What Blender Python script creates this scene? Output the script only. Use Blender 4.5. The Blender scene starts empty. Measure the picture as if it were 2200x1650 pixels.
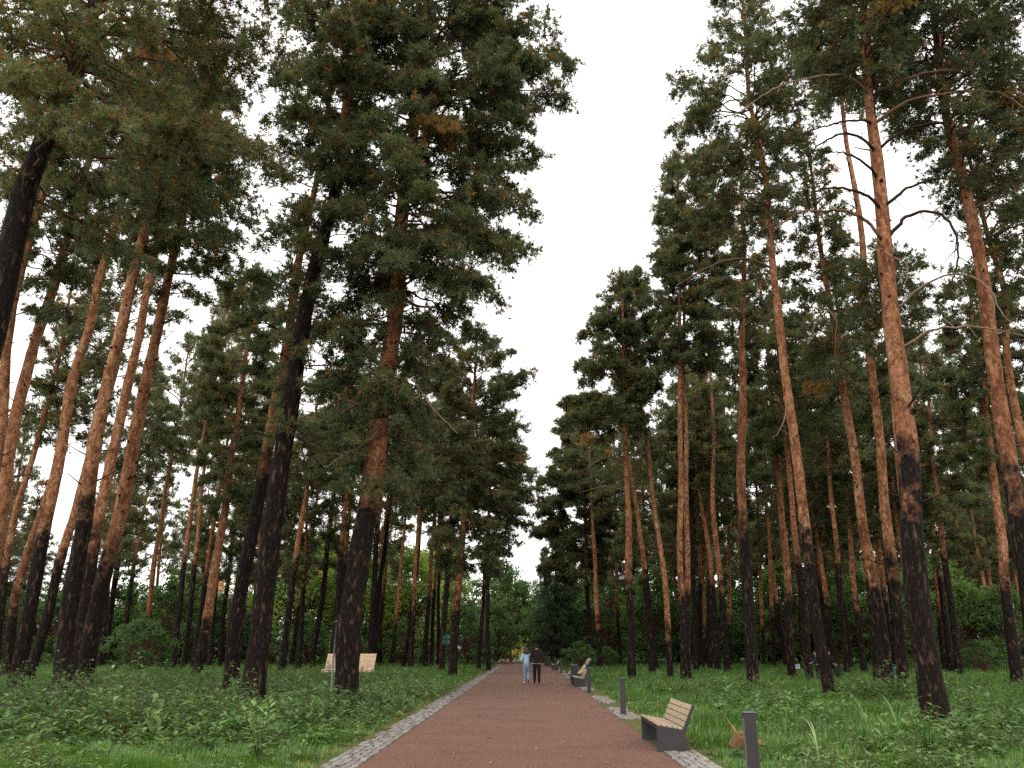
import bpy, math, random
import numpy as np
from mathutils import Vector, Matrix, Quaternion

R = math.radians
SC = bpy.context.scene
COL = SC.collection

# ------------------------------------------------------------------ camera
PITCH, YAW, EYE = R(17.7), R(1.07), 1.6
FPX = 1780.0                                   # focal length in pixels of a 2200 px wide frame
cam_d = bpy.data.cameras.new("camera")
cam_d.sensor_width = 36.0
cam_d.lens = FPX / 2200 * 36
cam_d.clip_start, cam_d.clip_end = 0.1, 20000
cam = bpy.data.objects.new("camera", cam_d)
COL.objects.link(cam)
cam.location = (0, 0, EYE)
cam.rotation_euler = (R(90) + PITCH, 0, YAW)
SC.camera = cam

# ------------------------------------------------------------------ sky and sun
SUN_EL, SUN_AZ = R(52), R(200)
w = bpy.data.worlds.new("World")
SC.world = w
w.use_nodes = True
nt = w.node_tree
nt.nodes.clear()
wo = nt.nodes.new("ShaderNodeOutputWorld")
b1 = nt.nodes.new("ShaderNodeBackground")
b2 = nt.nodes.new("ShaderNodeBackground")
mx = nt.nodes.new("ShaderNodeMixShader")
sk = nt.nodes.new("ShaderNodeTexSky")
sk.sky_type = 'NISHITA'
sk.sun_disc = False
sk.sun_elevation = SUN_EL
sk.sun_rotation = SUN_AZ
b1.inputs[1].default_value = 0.12
nt.links.new(sk.outputs[0], b1.inputs[0])
b2.inputs[0].default_value = (1.0, 0.965, 0.91, 1)     # closed bright cloud deck
b2.inputs[1].default_value = 1.35
mx.inputs[0].default_value = 0.85
nt.links.new(b1.outputs[0], mx.inputs[1])
nt.links.new(b2.outputs[0], mx.inputs[2])
nt.links.new(mx.outputs[0], wo.inputs[0])

sl = bpy.data.lights.new("sun", 'SUN')
sl.energy = 0.9
sl.angle = R(25)
sl.color = (1.0, 0.95, 0.88)
so = bpy.data.objects.new("sun", sl)
COL.objects.link(so)
so.rotation_euler = (R(90) - SUN_EL, 0, R(180) - SUN_AZ)

vs = SC.view_settings
vs.view_transform = 'Standard'
vs.look = 'None'
vs.gamma = 1
vs.exposure = 0.82
SC.cycles.max_bounces = 6
SC.cycles.diffuse_bounces = 3
SC.cycles.glossy_bounces = 2
SC.cycles.transmission_bounces = 4
SC.cycles.transparent_max_bounces = 4
SC.cycles.use_denoising = False
SC.cycles.filter_width = 1.5

# ------------------------------------------------------------------ pixel <-> place helpers
RC = Matrix.Rotation(YAW, 3, 'Z') @ Matrix.Rotation(R(90) + PITCH, 3, 'X')
def ray(px, py):
    return RC @ Vector(((px - 1100) / FPX, -(py - 825) / FPX, -1.0))
def at(px, py, Y):
    """point where the sight line of a photo pixel meets the upright plane y = Y"""
    d = ray(px, py)
    k = Y / d.y
    return Vector((d.x * k, Y, EYE + d.z * k))
def on_ground(px, py, z=0.0):
    d = ray(px, py)
    k = (z - EYE) / d.z
    return Vector((d.x * k, d.y * k, z))

# ------------------------------------------------------------------ object helpers
def tag(o, label=None, cat=None, group=None, kind=None):
    if label: o['label'] = label
    if cat: o['category'] = cat
    if group: o['group'] = group
    if kind: o['kind'] = kind
    return o
def empty(name, loc, rz=0.0):
    o = bpy.data.objects.new(name, None)
    COL.objects.link(o)
    o.location = loc
    o.rotation_euler = (0, 0, rz)
    o.empty_display_size = 0.2
    return o
def copy_tree(o, parent=None):
    c = o.copy()
    COL.objects.link(c)
    if parent is not None:
        c.parent = parent
    for ch in list(o.children):
        copy_tree(ch, c)
    return c

class Buf:
    """collects vertex and face arrays and links them as ONE mesh object"""
    def __init__(s):
        s.v, s.f, s.n = [], [], 0
    def add(s, v, f, mat=0, tint=0.0, smooth=False):
        v = np.asarray(v, dtype=np.float32).reshape(-1, 3)
        f = np.asarray(f, dtype=np.int32)
        t = np.empty(len(v), dtype=np.float32)
        t[:] = tint
        s.v.append((v, t))
        s.f.append((f + s.n, mat, smooth))
        s.n += len(v)
    def box(s, c, size, mat=0, tint=0.0, rot=None):
        hx, hy, hz = size[0] / 2, size[1] / 2, size[2] / 2
        v = np.array([[x, y, z] for x in (-hx, hx) for y in (-hy, hy) for z in (-hz, hz)])
        if rot is not None:
            v = v @ np.array(rot).T
        f = [[0, 1, 3, 2], [4, 6, 7, 5], [0, 4, 5, 1], [2, 3, 7, 6], [0, 2, 6, 4], [1, 5, 7, 3]]
        s.add(v + np.array(c), f, mat, tint)
    def prism(s, prof, y0, y1, mat=0, tint=0.0):
        """closed outline of (x, z) pairs pulled along y"""
        n = len(prof)
        v = [[x, y0, z] for x, z in prof] + [[x, y1, z] for x, z in prof]
        area = sum(prof[i][0] * prof[(i + 1) % n][1] - prof[(i + 1) % n][0] * prof[i][1] for i in range(n))
        order = list(range(n)) if area > 0 else list(range(n))[::-1]
        base = s.n
        s.add(v, [[order[i], order[i - 1] + n * 0, order[i - 1] + n, order[i] + n] for i in range(n)], mat, tint)
        a = np.array([order], dtype=np.int32) + base
        s.f.append((a, mat, False))
        s.f.append((np.array([[i + n for i in order[::-1]]], dtype=np.int32) + base, mat, False))
    def tube(s, pts, rad, sides=8, mat=0, tint=0.0, cap=True, wob=0.0, rng=None):
        pts = np.asarray(pts, dtype=float)
        n = len(pts)
        rad = np.broadcast_to(np.asarray(rad, dtype=float), (n,))
        tg = np.gradient(pts, axis=0)
        tg /= np.linalg.norm(tg, axis=1)[:, None] + 1e-9
        ref = np.array([0.0, 1.0, 0.0]) if abs(tg[0][1]) < 0.9 else np.array([1.0, 0, 0])
        u = np.cross(tg, ref)
        u /= np.linalg.norm(u, axis=1)[:, None] + 1e-9
        wv = np.cross(tg, u)
        a = np.linspace(0, 2 * np.pi, sides, endpoint=False)
        rr = rad[:, None] * np.ones(sides)[None]
        if wob and rng is not None:
            rr = rr * (1 + wob * rng.standard_normal(rr.shape))
        v = pts[:, None, :] + rr[:, :, None] * (np.cos(a)[None, :, None] * u[:, None, :] + np.sin(a)[None, :, None] * wv[:, None, :])
        i = np.arange(n - 1)[:, None] * sides
        j = np.arange(sides)[None]
        k = (j + 1) % sides
        f = np.stack([i + j, i + k, i + sides + k, i + sides + j], -1).reshape(-1, 4)
        base = s.n
        tt = np.broadcast_to(np.asarray(tint, dtype=float), (n,)).repeat(sides) if np.ndim(tint) else tint
        s.add(v.reshape(-1, 3), f, mat, tt, True)
        if cap:
            s.f.append((np.array([list(range(sides))], dtype=np.int32) + base, mat, False))
            s.f.append((np.array([list(range(sides))[::-1]], dtype=np.int32) + base + (n - 1) * sides, mat, False))
    def build(s, name, mats, parent=None, loc=None):
        me = bpy.data.meshes.new(name)
        V = np.concatenate([a for a, _ in s.v])
        T = np.concatenate([t for _, t in s.v])
        me.vertices.add(len(V))
        me.vertices.foreach_set("co", V.ravel())
        L = np.concatenate([f.ravel() for f, _, _ in s.f])
        tot = np.concatenate([np.full(len(f), f.shape[1], dtype=np.int32) for f, _, _ in s.f])
        mi = np.concatenate([np.full(len(f), m, dtype=np.int32) for f, m, _ in s.f])
        sm = np.concatenate([np.full(len(f), b, dtype=bool) for f, _, b in s.f])
        me.loops.add(len(L))
        me.loops.foreach_set("vertex_index", L.astype(np.int32))
        me.polygons.add(len(tot))
        st = np.zeros(len(tot), dtype=np.int32)
        st[1:] = np.cumsum(tot)[:-1]
        me.polygons.foreach_set("loop_start", st)
        me.polygons.foreach_set("loop_total", tot)
        me.polygons.foreach_set("material_index", mi)
        me.polygons.foreach_set("use_smooth", sm)
        at_ = me.attributes.new("tint", 'FLOAT', 'POINT')
        at_.data.foreach_set("value", T)
        for m in (mats if isinstance(mats, (list, tuple)) else [mats]):
            me.materials.append(m)
        me.update()
        me.validate()
        o = bpy.data.objects.new(name, me)
        COL.objects.link(o)
        if parent is not None:
            o.parent = parent
        if loc is not None:
            o.location = loc
        return o

# ------------------------------------------------------------------ materials
class Mat:
    def __init__(s, name):
        s.m = bpy.data.materials.new(name)
        s.m.use_nodes = True
        s.t = s.m.node_tree
        s.t.nodes.clear()
        s.out = s.t.nodes.new("ShaderNodeOutputMaterial")
    def n(s, kind, **kw):
        nd = s.t.nodes.new("ShaderNode" + kind)
        for k, v in kw.items():
            if k.startswith("i_"):
                key = k[2:]
                nd.inputs[int(key) if key.isdigit() else key.replace("_", " ")].default_value = v
            else:
                setattr(nd, k, v)
        return nd
    def l(s, a, b):
        s.t.links.new(a, b)
    def noise(s, vec, scale, detail=4, rough=0.6):
        nd = s.n("TexNoise", i_Scale=scale, i_Detail=detail, i_Roughness=rough)
        if vec is not None: s.l(vec, nd.inputs["Vector"])
        return nd
    def ramp(s, fac, stops, interp='LINEAR'):
        nd = s.n("ValToRGB")
        cr = nd.color_ramp
        cr.interpolation = interp
        while len(cr.elements) < len(stops): cr.elements.new(0.5)
        for e, (p, c) in zip(cr.elements, stops):
            e.position = p
            e.color = (*c, 1) if len(c) == 3 else c
        s.l(fac, nd.inputs[0])
        return nd
    def mix(s, fac, a, b, mode='MIX'):
        nd = s.n("MixRGB", blend_type=mode)
        for i, x in ((0, fac), (1, a), (2, b)):
            if isinstance(x, (int, float)): nd.inputs[i].default_value = x
            elif isinstance(x, tuple): nd.inputs[i].default_value = (*x, 1)
            else: s.l(x, nd.inputs[i])
        return nd
    def math(s, op, a, b=None, clamp=False):
        nd = s.n("Math", operation=op, use_clamp=clamp)
        for i, x in ((0, a), (1, b)):
            if x is None: continue
            if isinstance(x, (int, float)): nd.inputs[i].default_value = x
            else: s.l(x, nd.inputs[i])
        return nd.outputs[0]
    def bsdf(s, col, rough=0.7, spec=0.3, bump=None, bstr=0.4, bdist=0.02, metal=0.0):
        p = s.n("BsdfPrincipled", i_Roughness=rough if isinstance(rough, (int, float)) else 0.5, i_Metallic=metal)
        p.inputs["Specular IOR Level"].default_value = spec
        if not isinstance(rough, (int, float)): s.l(rough, p.inputs["Roughness"])
        if isinstance(col, tuple): p.inputs["Base Color"].default_value = (*col, 1)
        else: s.l(col, p.inputs["Base Color"])
        if bump is not None:
            b = s.n("Bump", i_Strength=bstr, i_Distance=bdist)
            s.l(bump, b.inputs["Height"])
            s.l(b.outputs[0], p.inputs["Normal"])
        s.l(p.outputs[0], s.out.inputs[0])
        return p
    def coords(s, kind="Object", scale=(1, 1, 1), shift_random=False):
        tc = s.n("TexCoord")
        mp = s.n("Mapping", i_Scale=scale)
        src = tc.outputs[kind]
        if shift_random:
            oi = s.n("ObjectInfo")
            va = s.n("VectorMath", operation='SCALE')
            va.inputs[0].default_value = (37.0, 53.0, 71.0)
            s.l(oi.outputs["Random"], va.inputs["Scale"])
            ad = s.n("VectorMath", operation='ADD')
            s.l(src, ad.inputs[0]); s.l(va.outputs[0], ad.inputs[1])
            src = ad.outputs[0]
        s.l(src, mp.inputs[0])
        return mp.outputs[0]

def mat_bark():
    m = Mat("pine_bark")
    c = m.coords(scale=(1, 1, 1), shift_random=True)
    cz = m.n("Mapping", i_Scale=(1, 1, 0.28)); m.l(c, cz.inputs[0])
    cz2 = m.n("Mapping", i_Scale=(1, 1, 0.5)); m.l(c, cz2.inputs[0])
    ht = m.n("Attribute", attribute_name="tint").outputs["Fac"]
    nz = m.noise(c, 1.7, 5, 0.65)
    nb = m.math('MULTIPLY', m.math('SUBTRACT', nz.outputs[0], 0.5), 7.0)
    fac = m.math('MULTIPLY', m.math('ADD', ht, nb), 0.55, False)
    fac = m.math('ADD', fac, 0.5, True)
    # dark furrowed lower bark
    v1 = m.n("TexVoronoi", feature='DISTANCE_TO_EDGE', i_Scale=16.0, i_Randomness=1.0)
    wn = m.noise(cz.outputs[0], 6, 3)
    wadd = m.mix(0.25, cz.outputs[0], wn.outputs[1], 'ADD')
    m.l(wadd.outputs[0], v1.inputs["Vector"])
    d = m.ramp(v1.outputs[0], [(0.0, (0.003, 0.002, 0.0015)), (0.14, (0.010, 0.006, 0.0045)), (0.4, (0.026, 0.015, 0.011))])
    n2 = m.noise(cz.outputs[0], 9, 4)
    dk = m.mix(m.ramp(n2.outputs[0], [(0.56, (0, 0, 0)), (0.70, (1, 1, 1))]).outputs[0], d.outputs[0], (0.105, 0.058, 0.041))
    # orange flaking upper bark
    v2 = m.n("TexVoronoi", feature='DISTANCE_TO_EDGE', i_Scale=13.0)
    wadd2 = m.mix(0.45, cz2.outputs[0], m.noise(cz2.outputs[0], 4, 5, 0.7).outputs[1], 'ADD')
    m.l(wadd2.outputs[0], v2.inputs["Vector"])
    v3 = m.n("TexVoronoi", feature='F1', i_Scale=13.0); m.l(wadd2.outputs[0], v3.inputs["Vector"])
    n3 = m.noise(cz2.outputs[0], 3.2, 6, 0.78)
    oc = m.ramp(n3.outputs[0], [(0.3, (0.15, 0.060, 0.029)), (0.45, (0.29, 0.122, 0.057)), (0.57, (0.38, 0.188, 0.098)), (0.68, (0.43, 0.295, 0.205)), (0.8, (0.28, 0.225, 0.18))])
    bw_ = m.n("RGBToBW"); m.l(v3.outputs["Color"], bw_.inputs[0])
    cellv = m.ramp(bw_.outputs[0], [(0.18, (0.50, 0.46, 0.43)), (0.5, (0.97, 0.95, 0.93)), (0.82, (1.40, 1.45, 1.50))])
    hs = m.mix(1.0, oc.outputs[0], cellv.outputs[0], 'MULTIPLY')
    ed = m.ramp(v2.outputs[0], [(0.0, (0.66, 0.6, 0.58)), (0.08, (1, 1, 1))])
    og = m.mix(0.8, hs.outputs[0], ed.outputs[0], 'MULTIPLY')
    oi = m.n("ObjectInfo")
    var = m.ramp(oi.outputs["Random"], [(0, (0.72, 0.66, 0.66)), (0.5, (0.95, 0.95, 0.95)), (1, (1.08, 1.06, 1.05))])
    og = m.mix(1.0, og.outputs[0], var.outputs[0], 'MULTIPLY')
    n4 = m.noise(c, 3.5, 6, 0.75)
    og = m.mix(m.ramp(n4.outputs[0], [(0.58, (0, 0, 0)), (0.68, (0.85, 0.85, 0.85))]).outputs[0], og.outputs[0], (0.085, 0.040, 0.026))
    col = m.mix(fac, dk.outputs[0], og.outputs[0])
    hgt = m.mix(fac, v1.outputs[0], v2.outputs[0])
    m.bsdf(col.outputs[0], 0.85, 0.15, hgt.outputs[0], 0.9, 0.05)
    return m.m

def mat_simple(name, col, rough=0.7, spec=0.3, var=0.15, scale=8.0, bump=0.0, metal=0.0):
    m = Mat(name)
    c = m.coords(shift_random=True)
    n = m.noise(c, scale, 5)
    r = m.ramp(n.outputs[0], [(0.25, tuple(x * (1 - var) for x in col)), (0.75, tuple(min(1, x * (1 + var)) for x in col))])
    m.bsdf(r.outputs[0], rough, spec, n.outputs[0] if bump else None, bump, 0.01, metal)
    return m.m

def mat_leaf(name, stops, trans=0.3, rough=0.5, spec=0.35):
    m = Mat(name)
    a = m.n("Attribute", attribute_name="tint").outputs["Fac"]
    oi = m.n("ObjectInfo")
    f = m.math('ADD', a, m.math('MULTIPLY', m.math('SUBTRACT', oi.outputs["Random"], 0.5), 0.12))
    r = m.ramp(f, stops)
    p = m.bsdf(r.outputs[0], rough, spec)
    tr = m.n("BsdfTranslucent")
    tc = m.mix(1.0, r.outputs[0], (1.15, 1.2, 0.7), 'MULTIPLY')
    m.l(tc.outputs[0], tr.inputs[0])
    mm = m.n("MixShader"); mm.inputs[0].default_value = trans
    m.l(p.outputs[0], mm.inputs[1]); m.l(tr.outputs[0], mm.inputs[2])
    m.l(mm.outputs[0], m.out.inputs[0])
    return m.m

BARK = mat_bark()
TWIG = mat_simple("twig_wood", (0.11, 0.058, 0.040), 0.85, 0.15, 0.35)
DEADW = mat_simple("dead_wood", (0.19, 0.125, 0.09), 0.85, 0.15, 0.35)
LIMBW = mat_simple("limb_wood", (0.13, 0.07, 0.045), 0.85, 0.15, 0.5, 3.0)
DARKLIMB = mat_simple("dark_limb_wood", (0.03, 0.02, 0.016), 0.9, 0.1, 0.4, 3.0)
NEEDLE = mat_leaf("pine_needles", [(0.0, (0.072, 0.086, 0.050)), (0.3, (0.108, 0.128, 0.066)), (0.6, (0.160, 0.174, 0.076)), (0.8, (0.175, 0.155, 0.055)), (0.88, (0.24, 0.14, 0.048)), (1.0, (0.36, 0.15, 0.055))], 0.42, 0.5, 0.3)
SPRUCE = mat_leaf("spruce_needles", [(0.0, (0.03, 0.05, 0.025)), (0.5, (0.05, 0.08, 0.035)), (1.0, (0.10, 0.13, 0.055))], 0.25, 0.5, 0.35)
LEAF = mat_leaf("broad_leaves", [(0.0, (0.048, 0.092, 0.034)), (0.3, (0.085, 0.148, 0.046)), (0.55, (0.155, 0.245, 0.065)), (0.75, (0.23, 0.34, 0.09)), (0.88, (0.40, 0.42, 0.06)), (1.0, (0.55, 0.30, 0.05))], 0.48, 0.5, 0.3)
WEED = mat_leaf("weed_leaves", [(0.0, (0.026, 0.058, 0.020)), (0.3, (0.056, 0.118, 0.038)), (0.6, (0.115, 0.205, 0.062)), (0.85, (0.20, 0.31, 0.09)), (1.0, (0.32, 0.41, 0.21))], 0.33, 0.42, 0.35)
GRASS = mat_leaf("grass_blades", [(0.0, (0.034, 0.088, 0.018)), (0.4, (0.078, 0.175, 0.032)), (0.75, (0.145, 0.265, 0.050)), (0.9, (0.28, 0.31, 0.06)), (1.0, (0.40, 0.30, 0.10))], 0.38, 0.45, 0.4)
FLOWER = mat_simple("yellow_petals", (0.75, 0.50, 0.03), 0.6, 0.3, 0.1)
STEEL = mat_simple("dark_grey_powder_coated_steel", (0.033, 0.031, 0.033), 0.5, 0.28, 0.15, 3.0)
STEELTOP = mat_simple("worn_grey_steel", (0.12, 0.125, 0.145), 0.42, 0.4, 0.15, 5.0)
GALV = mat_simple("galvanised_steel", (0.17, 0.18, 0.19), 0.45, 0.5, 0.15, 5.0, 0.0, 0.3)
GREENP = mat_simple("dark_green_paint", (0.012, 0.055, 0.045), 0.5, 0.4, 0.2)
PALEGREEN = mat_simple("faded_green_panel", (0.13, 0.20, 0.18), 0.5, 0.4, 0.2)
def mat_plank(name, base):
    m = Mat(name)
    c = m.coords(scale=(6, 0.8, 6), shift_random=True)
    n = m.noise(c, 6, 6, 0.7)
    n2 = m.noise(m.coords(scale=(1, 1, 1), shift_random=True), 2.0, 3)
    r = m.ramp(n.outputs[0], [(0.3, tuple(x * 0.6 for x in base)), (0.5, base), (0.75, tuple(min(1, x * 1.25) for x in base))])
    a = m.n("Attribute", attribute_name="tint").outputs["Fac"]
    r2 = m.mix(1.0, r.outputs[0], m.ramp(a, [(0, (0.75, 0.75, 0.77)), (1, (1.15, 1.1, 1.05))]).outputs[0], 'MULTIPLY')
    r3 = m.mix(0.35, r2.outputs[0], m.ramp(n2.outputs[0], [(0.3, (0.6, 0.6, 0.62)), (0.7, (1, 1, 1))]).outputs[0], 'MULTIPLY')
    m.bsdf(r3.outputs[0], 0.65, 0.3, n.outputs[0], 0.25, 0.005)
    return m.m
PLANK = mat_plank("weathered_bench_wood", (0.37, 0.285, 0.205))
PALEPLANK = mat_plank("pale_lounger_wood", (0.50, 0.36, 0.25))
SKIN = mat_simple("skin", (0.45, 0.24, 0.17), 0.55, 0.35, 0.06)

def mat_ground():
    m = Mat("forest_floor")
    c = m.coords()
    n1 = m.noise(c, 0.25, 4)
    n2 = m.noise(c, 6, 6, 0.7)
    a = m.ramp(n2.outputs[0], [(0.3, (0.014, 0.020, 0.009)), (0.55, (0.025, 0.045, 0.014)), (0.8, (0.06, 0.055, 0.03))])
    b = m.ramp(n1.outputs[0], [(0.35, (0.75, 0.85, 0.7)), (0.65, (1.2, 1.2, 1.1))])
    x = m.mix(1.0, a.outputs[0], b.outputs[0], 'MULTIPLY')
    m.bsdf(x.outputs[0], 0.95, 0.1, n2.outputs[0], 0.6, 0.05)
    return m.m
def mat_path():
    m = Mat("red_brown_fine_gravel")
    c = m.coords()
    f = m.noise(c, 26, 8, 0.85)
    g = m.noise(c, 34, 3, 0.7)
    l = m.noise(m.coords(scale=(0.8, 1.0, 1)), 0.8, 5, 0.65)
    a = m.ramp(f.outputs[0], [(0.36, (0.034, 0.018, 0.014)), (0.46, (0.100, 0.049, 0.036)), (0.54, (0.162, 0.082, 0.057)), (0.66, (0.34, 0.21, 0.15))])
    s = m.ramp(g.outputs[0], [(0.68, (0, 0, 0)), (0.76, (0.8, 0.8, 0.8))])
    a2 = m.mix(s.outputs[0], a.outputs[0], (0.36, 0.19, 0.10))
    b = m.ramp(l.outputs[0], [(0.3, (0.82, 0.80, 0.80)), (0.5, (1, 1, 1)), (0.72, (1.12, 1.10, 1.08))])
    x = m.mix(1.0, a2.outputs[0], b.outputs[0], 'MULTIPLY')
    m.bsdf(x.outputs[0], 0.8, 0.22, f.outputs[0], 0.7, 0.03)
    return m.m
def mat_paver():
    m = Mat("grey_paving_stone")
    c = m.coords()
    n = m.noise(c, 14, 6, 0.7)
    a = m.n("Attribute", attribute_name="tint").outputs["Fac"]
    r = m.ramp(n.outputs[0], [(0.3, (0.12, 0.10, 0.088)), (0.55, (0.22, 0.205, 0.19)), (0.8, (0.34, 0.33, 0.31))])
    x = m.mix(1.0, r.outputs[0], m.ramp(a, [(0, (0.6, 0.56, 0.52)), (1, (1.25, 1.25, 1.25))]).outputs[0], 'MULTIPLY')
    m.bsdf(x.outputs[0], 0.75, 0.3, n.outputs[0], 0.5, 0.01)
    return m.m
def mat_litter():
    m = Mat("needle_litter_soil")
    c = m.coords()
    n = m.noise(c, 40, 5, 0.75)
    l = m.noise(c, 2.5, 3)
    a = m.ramp(n.outputs[0], [(0.3, (0.055, 0.03, 0.016)), (0.5, (0.12, 0.068, 0.03)), (0.7, (0.22, 0.13, 0.05))])
    g = m.ramp(n.outputs[0], [(0.3, (0.035, 0.05, 0.015)), (0.7, (0.09, 0.11, 0.03))])
    x = m.mix(m.ramp(l.outputs[0], [(0.34, (0, 0, 0)), (0.52, (1, 1, 1))]).outputs[0], a.outputs[0], g.outputs[0])
    m.bsdf(x.outputs[0], 0.9, 0.15, n.outputs[0], 0.6, 0.02)
    return m.m
GROUND, PATH, PAVER, LITTER = mat_ground(), mat_path(), mat_paver(), mat_litter()

# ------------------------------------------------------------------ ground, path, hills
rng = np.random.default_rng(7)
b = Buf()
gx = np.array([-6000, -800, -200, -60, -20, -8, 8, 20, 60, 200, 800, 6000.0])
gy = np.array([-300, -20, 0, 10, 20, 40, 80, 150, 400, 1500, 8000.0])
X, Y = np.meshgrid(gx, gy)
V = np.stack([X, Y, np.zeros_like(X) - 0.02], -1).reshape(-1, 3)
n = len(gx)
F = [[j * n + i, j * n + i + 1, (j + 1) * n + i + 1, (j + 1) * n + i] for j in range(len(gy) - 1) for i in range(n - 1)]
b.add(V, F)
tag(b.build("ground", GROUND), kind='structure')

def bend(y):                                    # the path swings gently to the left far away
    return -0.0016 * max(0.0, y - 75.0) ** 2
def strip(name, xl, xr, z, mat, y0=-6, y1=150, step=1.0, rag=0.0, seed=1):
    r = np.random.default_rng(seed)
    ys = np.arange(y0, y1, step)
    v, f = [], []
    for i, y in enumerate(ys):
        o = bend(y)
        a, c = r.uniform(-rag, rag, 2)
        v += [[xl + o + a, y, z], [xr + o + c, y, z]]
        if i: f.append([2 * i - 2, 2 * i - 1, 2 * i + 1, 2 * i])
    q = Buf(); q.add(v, f)
    return tag(q.build(name, mat), kind='structure')
strip("verge", -3.3, 2.95, -0.012, LITTER, step=0.3, rag=0.25, seed=3)
strip("path", -2.43, 2.16, 0.0, PATH, step=0.35, rag=0.035, seed=4)

b = Buf()                                       # left: five rows of setts with a worn outer edge
for y in np.arange(6, 95, 0.212):
    big = (int(y / 0.212) // 26) % 2 == 0 and y > 24
    for k in range(5):
        if k == 4 and rng.random() < 0.35: continue
        if rng.random() < 0.03: continue
        if big and k > 2 and rng.random() < 0.2: continue
        x = -2.485 - k * 0.105 + rng.normal(0, 0.006) + bend(y)
        yy = y + (k % 2) * 0.1 + rng.normal(0, 0.008)
        rt = Matrix.Rotation(rng.normal(0, 0.03), 3, 'Z') @ Matrix.Rotation(rng.normal(0, 0.02), 3, 'X')
        b.box((x, yy, 0.0 + rng.normal(0, 0.003)), (0.088, 0.198, 0.03), 0, rng.uniform(0.0, 0.9), rt)
tag(b.build("paving_strip", PAVER), kind='structure')
b = Buf()                                       # right: the same setts, broken up and half overgrown
for y in np.arange(6, 80, 0.212):
    gap = math.sin(y * 0.9) + 0.6 * math.sin(y * 2.3 + 1)
    if 14.9 < y < 16.6: gap = -1
    if y < 14.9: gap = 1
    for k in range(5):
        if gap < -0.35 or (gap < 0.2 and k not in (1, 2)) or rng.random() < 0.07: continue
        x = 2.24 + k * 0.105 + rng.normal(0, 0.008) + bend(y)
        rt = Matrix.Rotation(rng.normal(0, 0.04), 3, 'Z') @ Matrix.Rotation(rng.normal(0, 0.03), 3, 'X')
        b.box((x, y + (k % 2) * 0.1, 0.0 + rng.normal(0, 0.003)), (0.090, 0.196, 0.03), 0, rng.uniform(0.3, 1.0), rt)
tag(b.build("broken_paving_strip", PAVER), kind='structure')

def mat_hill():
    m = Mat("haze_tinted_slope")
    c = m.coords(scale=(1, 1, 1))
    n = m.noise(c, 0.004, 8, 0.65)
    r = m.ramp(n.outputs[0], [(0.35, (0.10, 0.14, 0.15)), (0.55, (0.18, 0.23, 0.26)), (0.75, (0.32, 0.37, 0.42))])  # distance haze painted into the slope colour as pale blue-grey
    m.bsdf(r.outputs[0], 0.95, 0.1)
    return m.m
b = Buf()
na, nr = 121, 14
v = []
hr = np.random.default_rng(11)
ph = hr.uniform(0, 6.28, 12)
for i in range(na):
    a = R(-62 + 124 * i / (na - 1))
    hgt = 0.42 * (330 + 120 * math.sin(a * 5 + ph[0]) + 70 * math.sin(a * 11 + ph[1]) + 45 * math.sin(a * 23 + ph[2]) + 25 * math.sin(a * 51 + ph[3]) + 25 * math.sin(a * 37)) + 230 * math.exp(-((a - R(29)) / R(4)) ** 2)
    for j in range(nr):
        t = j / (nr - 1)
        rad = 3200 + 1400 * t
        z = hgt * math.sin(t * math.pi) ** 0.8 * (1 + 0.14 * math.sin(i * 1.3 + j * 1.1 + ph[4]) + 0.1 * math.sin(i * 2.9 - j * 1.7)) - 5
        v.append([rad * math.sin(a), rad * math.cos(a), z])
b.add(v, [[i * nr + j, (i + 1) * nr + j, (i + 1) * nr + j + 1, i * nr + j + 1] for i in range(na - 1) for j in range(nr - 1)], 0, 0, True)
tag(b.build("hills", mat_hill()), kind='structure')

# ------------------------------------------------------------------ foliage builders
def unit(a):
    return a / (np.linalg.norm(a, axis=-1, keepdims=True) + 1e-9)
def needles(buf, P, D, size, tint, rng, K=8, spread=0.72, wid=0.15, mat=0):
    """brush-like tufts: K pointed needle bundles fanned about each direction"""
    n = len(P)
    if not n: return
    d = unit(np.repeat(D, K, 0) + spread * rng.standard_normal((n * K, 3)))
    p = np.repeat(P, K, 0) + 0.0
    s = np.repeat(np.broadcast_to(size, (n,)), K) * rng.uniform(0.6, 1.15, n * K)
    side = unit(np.cross(d, rng.standard_normal((n * K, 3))))
    wv = side * (s * wid)[:, None] * 0.5
    mid = p + d * (s * 0.45)[:, None]
    v = np.stack([p, mid - wv, p + d * s[:, None], mid + wv], 1)
    f = np.arange(n * K * 4).reshape(-1, 4)
    t = np.repeat(np.repeat(np.broadcast_to(tint, (n,)), K) + rng.normal(0, 0.04, n * K), 4)
    buf.add(v.reshape(-1, 3), f, mat, t)
def twigs(buf, A, B, r, mat=1):
    n = len(A)
    if not n: return
    d = unit(B - A)
    u = unit(np.cross(d, np.array([0.3, 0.2, 0.93])))
    w_ = np.cross(d, u)
    r = np.broadcast_to(r, (n,))[:, None]
    ring = [u, -0.5 * u + 0.866 * w_, -0.5 * u - 0.866 * w_]
    v = np.stack([A + r * q for q in ring] + [B + r * 0.4 * q for q in ring], 1)
    base = np.arange(n)[:, None, None] * 6
    f = (np.array([[0, 1, 4, 3], [1, 2, 5, 4], [2, 0, 3, 5]])[None] + base).reshape(-1, 4)
    buf.add(v.reshape(-1, 3), f, mat, 0.0, True)

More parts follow.
